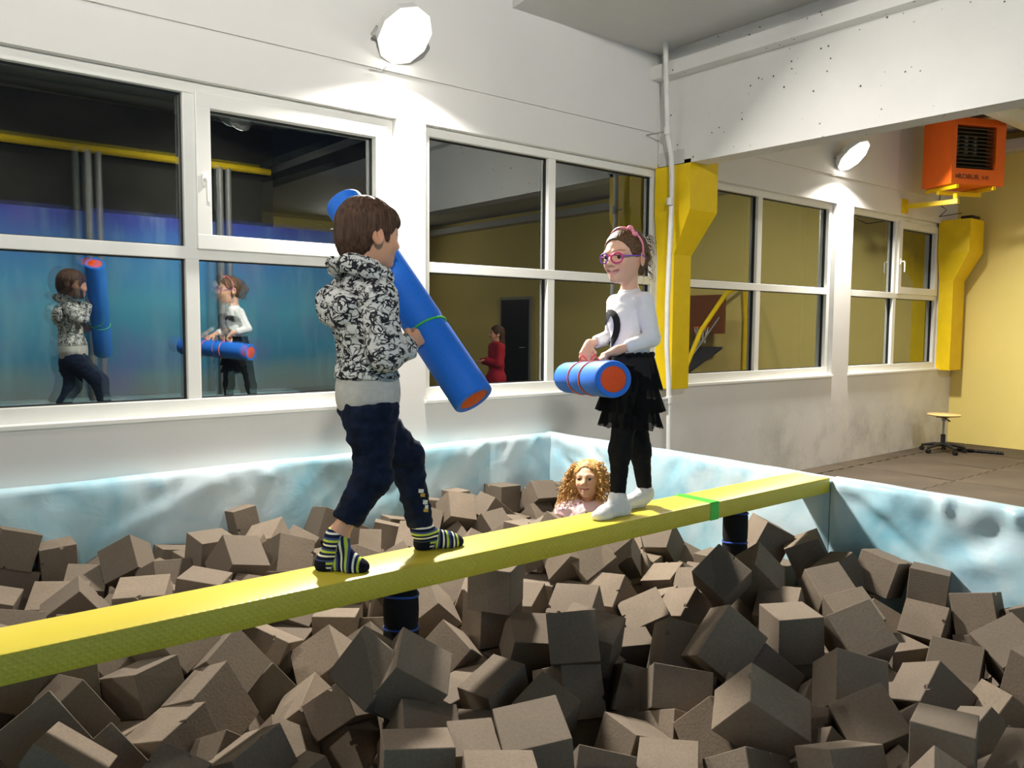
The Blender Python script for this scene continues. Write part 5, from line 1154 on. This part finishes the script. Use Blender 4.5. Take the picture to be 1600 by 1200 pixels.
build_blob(TE, 'teeth', M_TEETH, girl, .0018, (), .002, 1)
H = Blob(); H.ell((-.0155, 0, .030), (.0955, .0785, .0835), None, .02, False, hfG); H.ell((-.055, 0, -.005), (.052, .060, .06), None, .03, False, hfG)
H.cap((-.095, 0, .03), (-.118, 0, .01), .032, .028, .02, False, hfG); H.cap((-.115, 0, .0), (-.105, 0, -.055), .026, .012, .02, False, hfG); H.cap((-.085, -.05, -.02), (-.075, -.055, -.065), .012, .006, .015, False, hfG)
H.ell((.112, 0, -.022), (.087, .120, .102), roty(-14), .004, True, hfG)
for s in (-1, 1): H.ell((-.004, s * .088, -.020), (.026, .028, .030), None, .006, True, hfG); H.ell((.01, s * .085, -.075), (.06, .04, .045), None, .006, True, hfG)
M_HAIRG = m_hair('dark blonde hair', srgb(52, 36, 26), srgb(120, 90, 62), (40, 160, 160))
build_blob(H, 'hair', M_HAIRG, girl, .0032, (), .003, 1, hdisp(hfG, .0018))
# loose curls at the back
random.seed(3); cu = MB()
for k in range(150):
    a = random.uniform(-1.35, 1.35); z0 = random.uniform(-.06, .09)
    p0 = np.array([-.02 - .085 * math.cos(a), .078 * math.sin(a), z0]); out = unit(np.array([-math.cos(a), math.sin(a), random.uniform(-.6, .6)])); pts = []
    ln = random.uniform(.012, .04); ph = random.uniform(0, 6)
    for j in range(9):
        t = j / 8; pts.append(hfG.p(p0 + out * ln * t * .7 + np.array([0, 0, -.035 * t * t]) + .008 * np.array([math.sin(ph + t * 12), math.cos(ph + t * 12), math.sin(ph + t * 9)]) * min(1, t * 2)))
    cu.tube(pts, [.0011 * (1 - .7 * j / 8) for j in range(9)], 5)
cu.build('curls', M_HAIRG, girl, True)
M_PINK = plain('pink headband', srgb(240, 140, 160), .5)
hb_ = empty('headband', hfG.p((0, 0, 0))) if False else None
pts = [hfG.p((.022 - .03 * abs(math.cos(a)) ** 2 * 1.0, .0815 * math.cos(a), .030 + .0845 * math.sin(a))) for a in np.linspace(-.22, math.pi + .22, 30)]
hbo = MB().tube(pts, .0042, 8).build('headband', M_PINK, girl, True)
bc = hfG.p((.014, .050, .098)); BW = Blob(); tdir = unit(pts[8] - pts[5])
BW.ell(bc + tdir * .016, (.014, .010, .011), None, .004); BW.ell(bc - tdir * .016, (.014, .010, .011), None, .004); BW.ell(bc, (.007, .008, .008), None, .003)
build_blob(BW, 'bow', M_PINK, hbo, .0024, (), .002, 1)
M_GLR = plain('magenta glasses frame', srgb(214, 40, 130), .3); M_GLP = plain('violet glasses temple', srgb(130, 80, 190), .3)
gp = None
for s in (-1, 1):
    c = np.array([.088, s * .031, -.002]); Rr = rotz(s * 14)
    rim = [hfG.p(c + Rr @ np.array([0, .0235 * math.cos(a), .0185 * math.sin(a)])) for a in np.linspace(0, 6.2832, 32, endpoint=False)]
    o = MB().tube(rim, .0028, 8, closed=True).build('glasses_rim', M_GLR if s > 0 else M_GLP, girl, True)
    e = c + Rr @ np.array([0, s * .0235, .006])
    MB().tube([hfG.p(e), hfG.p(e + np.array([-.014, s * .006, .001])), hfG.p((-.01, s * .0815, .006)), hfG.p((-.028, s * .080, -.006))], .0026, 8).build('glasses_temple', M_GLP, o, True)
MB().tube([hfG.p((.091, -.009, .004)), hfG.p((.0955, 0, .008)), hfG.p((.091, .009, .004))], .0026, 8).build('glasses_bridge', M_GLR, girl, True)
# white top
M_TOP = plain('white jersey', (.80, .79, .80), .85, .2, var=.03, scale=14, bump=.1, bscale=150)
G = B0.grown(.008, ('torso',), .03).merge(B0.grown(.0075, ('uarmL', 'uarmR', 'farmL', 'farmR'), .009))
for q in 'LR':
    dv = unit(J['wr' + q] - J['el' + q]); cut = J['el' + q] + (J['wr' + q] - J['el' + q]) * .72; G.ell(cut + dv * .05, (.054, .054, .054), None, .003, True)
nk = J['neck']; G.ell(nk + np.array([-.012, 0, .032]), (.046, .050, .034), roty(12), .006, True)
_g1 = fold_noise(17, .0016, (1, 1, 1.8), 6.0)
top_o = build_blob(G, 'top', M_TOP, girl, .0058, (), .003, 1, _g1)
M_SWAN = plain('black swan print', (.012, .012, .014), .75, .2)
cl = [(944.5, 508, 1.2), (945.5, 502, 2.4), (946.5, 495, 4.0), (949, 489.5, 4.6), (953.5, 488, 4.6), (958, 491, 4.8), (961.5, 498, 5.2), (963, 507, 5.2), (962.5, 516, 5.0), (960, 525, 4.8), (956, 533, 4.6), (951.5, 540, 4.6), (948, 547, 5), (946, 555, 6)]
_c = np.array(cl); _t = np.linspace(0, len(cl) - 1, 46); cl = [tuple(np.interp(_t[i], range(len(_c)), _c[:, k]) for k in range(3)) for i in range(46)]
pts = []; fc = []
for i, (x, y, hw) in enumerate(cl):
    a = cl[max(0, i - 1)]; b = cl[min(len(cl) - 1, i + 1)]; tx, ty = b[0] - a[0], b[1] - a[1]; L = math.hypot(tx, ty); nx, ny = -ty / L, tx / L
    for k in np.linspace(-1, 1, 7): pts.append((x + 2 + nx * hw * k, y + ny * hw * k))
for i in range(len(cl) - 1):
    for k in range(6): fc.append((i * 7 + k, i * 7 + k + 1, (i + 1) * 7 + k + 1, (i + 1) * 7 + k))
decal(top_o, 'swan_print', pts, fc, M_SWAN, top_o, .0032)
# leggings
M_LEG = plain('black cotton', (.010, .010, .011), .9, .12, var=.2, scale=30)
T = B0.grown(.006, ('thighL', 'thighR', 'shinL', 'shinR'), .03); T.ell(J['pelvis'], (.080, .096, .085), None, .04)
for q in 'LR':
    dv = unit(J['an' + q] - J['kn' + q]); T.ell(J['an' + q] + dv * .046, (.05, .05, .05), None, .003, True)
build_blob(T, 'leggings', M_LEG, girl, .006, (), .003, 1, fold_noise(22, .002, (1, 1, 1.8), 8.0))
M_WSOCK = plain('white cotton sock', (.74, .73, .70), .95, .1, var=.05, scale=40, bump=.25, bscale=160)
for q, f in (('L', fLg), ('R', fRg)):
    S = B0.grown(.004, ('foot' + q,)); dv = unit(J['kn' + q] - J['an' + q]); S.cap(J['an' + q] - dv * .01, J['an' + q] + dv * .012, .030, .031, .02); S.half(np.array([0, 0, ZS - .0005]), (0, 0, -1), .002)
    build_blob(S, 'sock', M_WSOCK, girl, .0032, (), .003, 1, fold_noise(30, .0012, (1, 1, 2), 2.0))
# tulle skirt
def m_tulle():
    t = NT('black tulle'); t.col((.008, .008, .009)); t.b.inputs['Alpha'].default_value = .86; return t.fin(.9, .1)
M_TUL = m_tulle()
zt_, zb_ = P2(990, 553, 2.31)[2], P2(985, 664, 2.31)[2]; sc_ = J['pelvis']
skirt = None
for k, (za, zb, r0, r1, ph) in enumerate(((1.0, .52, .094, .130, 0.0), (.66, .2, .104, .136, 1.3), (.36, 0.0, .106, .132, 2.6))):
    V = []; F = []; n = 120; m = 12
    for j in range(m + 1):
        t = j / m; z = zb_ + (zt_ - zb_) * (za + (zb - za) * t); r = r0 + (r1 - r0) * t ** .8; am = .004 + .012 * t ** 1.5
        for i in range(n):
            a = 2 * math.pi * i / n
            rr = r + am * math.sin(a * 15 + ph + 1.5 * math.sin(a * 3 + k)) + am * .6 * math.sin(a * 23 + ph * 2); zz = z + .012 * t * t * noise.noise(Vector((math.cos(a) * 3, math.sin(a) * 3, k * 5.0))) - .004 * t * math.sin(a * 23)
            V.append((sc_[0] + rr * math.cos(a) * .88, sc_[1] + rr * math.sin(a), zz))
    for j in range(m):
        for i in range(n): F.append((j * n + i, j * n + (i + 1) % n, (j + 1) * n + (i + 1) % n, (j + 1) * n + i))
    o = mesh_obj('skirt' if skirt is None else 'skirt_tier', V, F, M_TUL, girl if skirt is None else skirt, True); skirt = skirt or o
WS = MB(); 
WS.tube([(sc_[0] + .092 * math.cos(a) * .9, sc_[1] + .096 * math.sin(a), zt_ + .004 * math.sin(a * 17)) for a in np.linspace(0, 6.2832, 60, endpoint=False)], .008, 8, closed=True); WS.build('waistband', M_LEG, skirt, True)
bt = foam_bat(cA, cB, .069, (0.36, 0.62), M_ROPE_O, 'short blue foam bat with orange cords held level by the girl')
for t, h_ in ((.36, hl), (.62, hr)):
    c = cA + cax * cL * t + np.array([0, 0, .069])
    MB().tube([c + np.array([0, .02, 0]) , c + np.array([-.008, .01, .018]), c + np.array([-.012, -.004, .026]), c + np.array([-.004, -.016, .014]), c + np.array([0, -.024, -.002])], .0042, 8).build('rope_loop', M_ROPE_O, bt, True)

# ------------------------------------------------------------------ the girl sitting in the foam
hq = at_d(919, 751, 4.30)
pg3 = empty('person', (hq[0], hq[1], -.1), 'curly blonde girl in pale pink hoodie sunk in the foam cubes looking up', 'person')
yaw3 = -150
hf3 = Frame(hq, rotz(yaw3) @ roty(-14) @ rotx(4), .96)
f3 = rotz(yaw3) @ np.array([1.0, 0, 0]); l3 = rotz(yaw3) @ np.array([0, 1.0, 0])
ch3 = hq + f3 * .03 + np.array([0, 0, -.235]); pe3 = ch3 + f3 * .06 + np.array([0, 0, -.22]); nk3 = hq + f3 * -.012 + np.array([0, 0, -.125])
J = dict(pelvis=pe3, chest=ch3, neck=nk3, shL=ch3 + l3 * .10 + np.array([0, 0, .06]), shR=ch3 - l3 * .10 + np.array([0, 0, .06]))
for q, sg in (('L', 1), ('R', -1)): J['el' + q] = J['sh' + q] + l3 * sg * .03 + np.array([0, 0, -.17]); J['wr' + q] = J['el' + q] + f3 * .06 + np.array([0, 0, -.13]) - l3 * sg * .03
for q, sg in (('L', 1), ('R', -1)):
    J['hip' + q] = pe3 + l3 * sg * .05; J['kn' + q] = J['hip' + q] + f3 * .20 + l3 * sg * .03 + np.array([0, 0, -.06]); J['an' + q] = J['kn' + q] - f3 * .12 + np.array([0, 0, -.12])
B = Blob(); torso(B, J, yaw3, .9); limbs(B, J, .9); B.cap(J['neck'] - np.array([0, 0, .03]), hf3.p((-.02, 0, -.05)), .034, .034, .02, tagname='neck'); add_head(B, hf3, .6, .5)
for q, sg in (('L', 1), ('R', -1)):
    add_hand(B, J['wr' + q], f3 * .3 + np.array([0, 0, -1.0]), -l3 * sg, f3, (20, 30, 20), .9); add_foot(B, J['an' + q], J['an' + q] - f3 * .03, J['an' + q] + f3 * .13, J['an' + q][2] - .04, 'foot' + q)
B0 = B
build_blob(B, 'body', m_skin('rosy skin', SKIN3), pg3, .007, ((hf3.p((.02, 0, -.01)), .10),), .0026, 0, colf=lambda V: head_colors(V, hf3, SKIN3, (.22, .13, .07), (.60, .24, .22), .6, .5))
add_eyes(pg3, hf3, (.05, .035, .03), (-10, 14))
M_HAIRC = m_hair('golden curly hair', srgb(132, 88, 44), srgb(226, 182, 112), (50, 50, 50))
H = Blob(); H.ell((-.022, 0, .034), (.098, .088, .088), None, .02, False, hf3); H.ell((-.05, 0, -.03), (.065, .085, .09), None, .03, False, hf3)
for s in (-1, 1): H.cap((.018, s * .066, .05), (.01, s * .080, -.06), .024, .024, .02, False, hf3)
H.ell((.105, 0, -.020), (.085, .066, .098), roty(-10), .008, True, hf3)
build_blob(H, 'hair', M_HAIRC, pg3, .004, (), .003, 1, hdisp(hf3, .005))
random.seed(8); cu = MB()
for k in range(150):
    a = random.uniform(.75, 2 * math.pi - .75); zz = random.uniform(-.07, .10)
    rr = math.sqrt(max(.05, 1 - ((zz - .02) / .11) ** 2)); p0 = hf3.p((-.015 + .092 * math.cos(a) * rr, .088 * math.sin(a) * rr, zz))
    out = unit(p0 - hf3.p((-.015, 0, 0))); side = (p0 - hf3.o) @ l3
    ln = random.uniform(.07, .17) + (.06 if side < 0 else .0); ph = random.uniform(0, 6.28); rad = random.uniform(.006, .010); nn = 26; pts = []
    e1 = unit(np.cross(out, [0, 0, 1.0])); e2 = np.array([0, 0, 1.0])
    for j in range(nn):
        t = j / (nn - 1); b = p0 + out * (.045 * t ** .6) + np.array([0, 0, -ln * t ** 1.4]) - l3 * (.05 * t if side < 0 else -.01 * t) + f3 * .02 * t
        pts.append(b + (e1 * math.cos(ph + t * ln * 160) + out * math.sin(ph + t * ln * 160)) * rad * min(1, t * 4))
    cu.tube(pts, [.0036 * (1 - .55 * j / (nn - 1)) for j in range(nn)], 5)
cu.build('curls', M_HAIRC, pg3, True)
M_PINKH = plain('pale pink fleece', srgb(240, 205, 205), .9, .15, var=.04, scale=20, bump=.15, bscale=120)
G = B0.grown(.016, ('torso', 'uarmL', 'uarmR', 'farmL', 'farmR'), .03)
G.cap(J['shL'] - l3 * .05 + np.array([0, 0, .03]), J['shL'] + l3 * .02, .04, .045, .04); G.cap(J['shR'] + l3 * .05 + np.array([0, 0, .03]), J['shR'] - l3 * .02, .04, .045, .04)
G.ell(nk3 + np.array([0, 0, .045]) + f3 * .02, (.048, .048, .040), None, .006, True)
pk = build_blob(G, 'hoodie', M_PINKH, pg3, .006, (), .003, 1, fold_noise(18, .005, (1, 1, 1.6), 2.0))
zp = MB()
for sh_ in (0.0,):
    q0 = nk3 + f3 * .055 + np.array([0, 0, .0])
M_DASH = plain('dark stitched trim', srgb(110, 80, 110), .7)
for row in (((872, 799), (884, 794), (897, 789), (912, 784), (926, 781), (938, 778)), ((902, 778), (912, 775), (922, 774), (931, 773))):
    pts = []; fc = []
    for i in range(len(row) - 1):
        for h in range(2):
            a, b = row[i], row[i + 1]; t0, t1 = h * .5 + .05, h * .5 + .33; k = len(pts)
            p, q = (a[0] + (b[0] - a[0]) * t0, a[1] + (b[1] - a[1]) * t0), (a[0] + (b[0] - a[0]) * t1, a[1] + (b[1] - a[1]) * t1)
            pts += [(p[0], p[1] - .7), (q[0], q[1] - .7), (q[0], q[1] + .7), (p[0], p[1] + .7)]; fc.append((k, k + 1, k + 2, k + 3))
    decal(pk, 'trim', pts, fc, M_DASH, pk, .002)
T = B0.grown(.012, ('thighL', 'thighR', 'shinL', 'shinR'), .03); T.ell(J['pelvis'], (.09, .1, .085), rotz(yaw3), .04)
build_blob(T, 'trousers', plain('violet jersey', srgb(80, 62, 130), .9), pg3, .008, (), .003, 1)

# ------------------------------------------------------------------ red figure mirrored in the second window
hr0 = at_d(775, 522, 10.7); hr0[1] = 2 * YG - hr0[1]
rp = empty('person', (hr0[0], hr0[1], 0), 'person in red top reflected in the window beside the dark doorway', 'person')
z0 = hr0[2]; x0, y0 = hr0[0], hr0[1]; yawr = 200
hfr = Frame((x0, y0, z0), rotz(yawr), 1.0); fr_ = rotz(yawr) @ np.array([1.0, 0, 0]); lr_ = rotz(yawr) @ np.array([0, 1.0, 0]); O = np.array([x0, y0, 0])
def Q(f, l, z): return O + fr_ * f + lr_ * l + np.array([0, 0, z])
J = dict(pelvis=Q(-.01, 0, .76), chest=Q(-.01, 0, 1.08), neck=Q(-.02, 0, z0 - .15), shL=Q(-.01, .15, 1.16), shR=Q(-.01, -.15, 1.16), elL=Q(.0, .20, .95), elR=Q(.02, -.20, .95), wrL=Q(.16, .10, .98), wrR=Q(.16, -.08, 1.0), hipL=Q(0, .08, .72), hipR=Q(0, -.08, .72), knL=Q(.01, .085, .42), knR=Q(.01, -.085, .42), anL=Q(-.01, .09, .07), anR=Q(-.01, -.09, .07))
B = Blob(); torso(B, J, yawr, 1.25); limbs(B, J, 1.2); B.cap(J['neck'] - np.array([0, 0, .06]), hfr.p((-.02, 0, -.05)), .042, .042, .02, tagname='neck'); add_head(B, hfr)
for q, sg in (('L', 1), ('R', -1)):
    add_hand(B, J['wr' + q], fr_, (0, 0, -1), -lr_ * sg, (25, 35, 25), 1.1); add_foot(B, J['an' + q], J['an' + q] - fr_ * .05, J['an' + q] + fr_ * .16, .003, 'foot' + q, 1.1)
build_blob(B, 'body', m_skin('skin tone', SKIN1), rp, .012, ((hfr.p((.02, 0, -.01)), .10),), .005, 0, colf=lambda V: head_colors(V, hfr, SKIN1, (.1, .06, .04)))
build_blob(B.grown(.02, ('torso', 'uarmL', 'uarmR', 'farmL', 'farmR'), .03).ell(Q(0, 0, .74), (.13, .17, .14), rotz(yawr), .04), 'red_top', plain('red cotton', srgb(170, 20, 36), .8), rp, .011, (), .005, 1)
build_blob(B.grown(.014, ('thighL', 'thighR', 'shinL', 'shinR'), .03), 'trousers', M_LEG, rp, .011, (), .005, 1)
H = Blob(); H.ell((-.022, 0, .034), (.098, .085, .088), None, .02, False, hfr); H.cap((-.06, 0, .0), (-.08, 0, -.16), .06, .05, .03, False, hfr); H.ell((.105, 0, -.02), (.085, .07, .095), None, .008, True, hfr)
build_blob(H, 'hair', M_HAIRB, rp, .008, (), .003, 1)
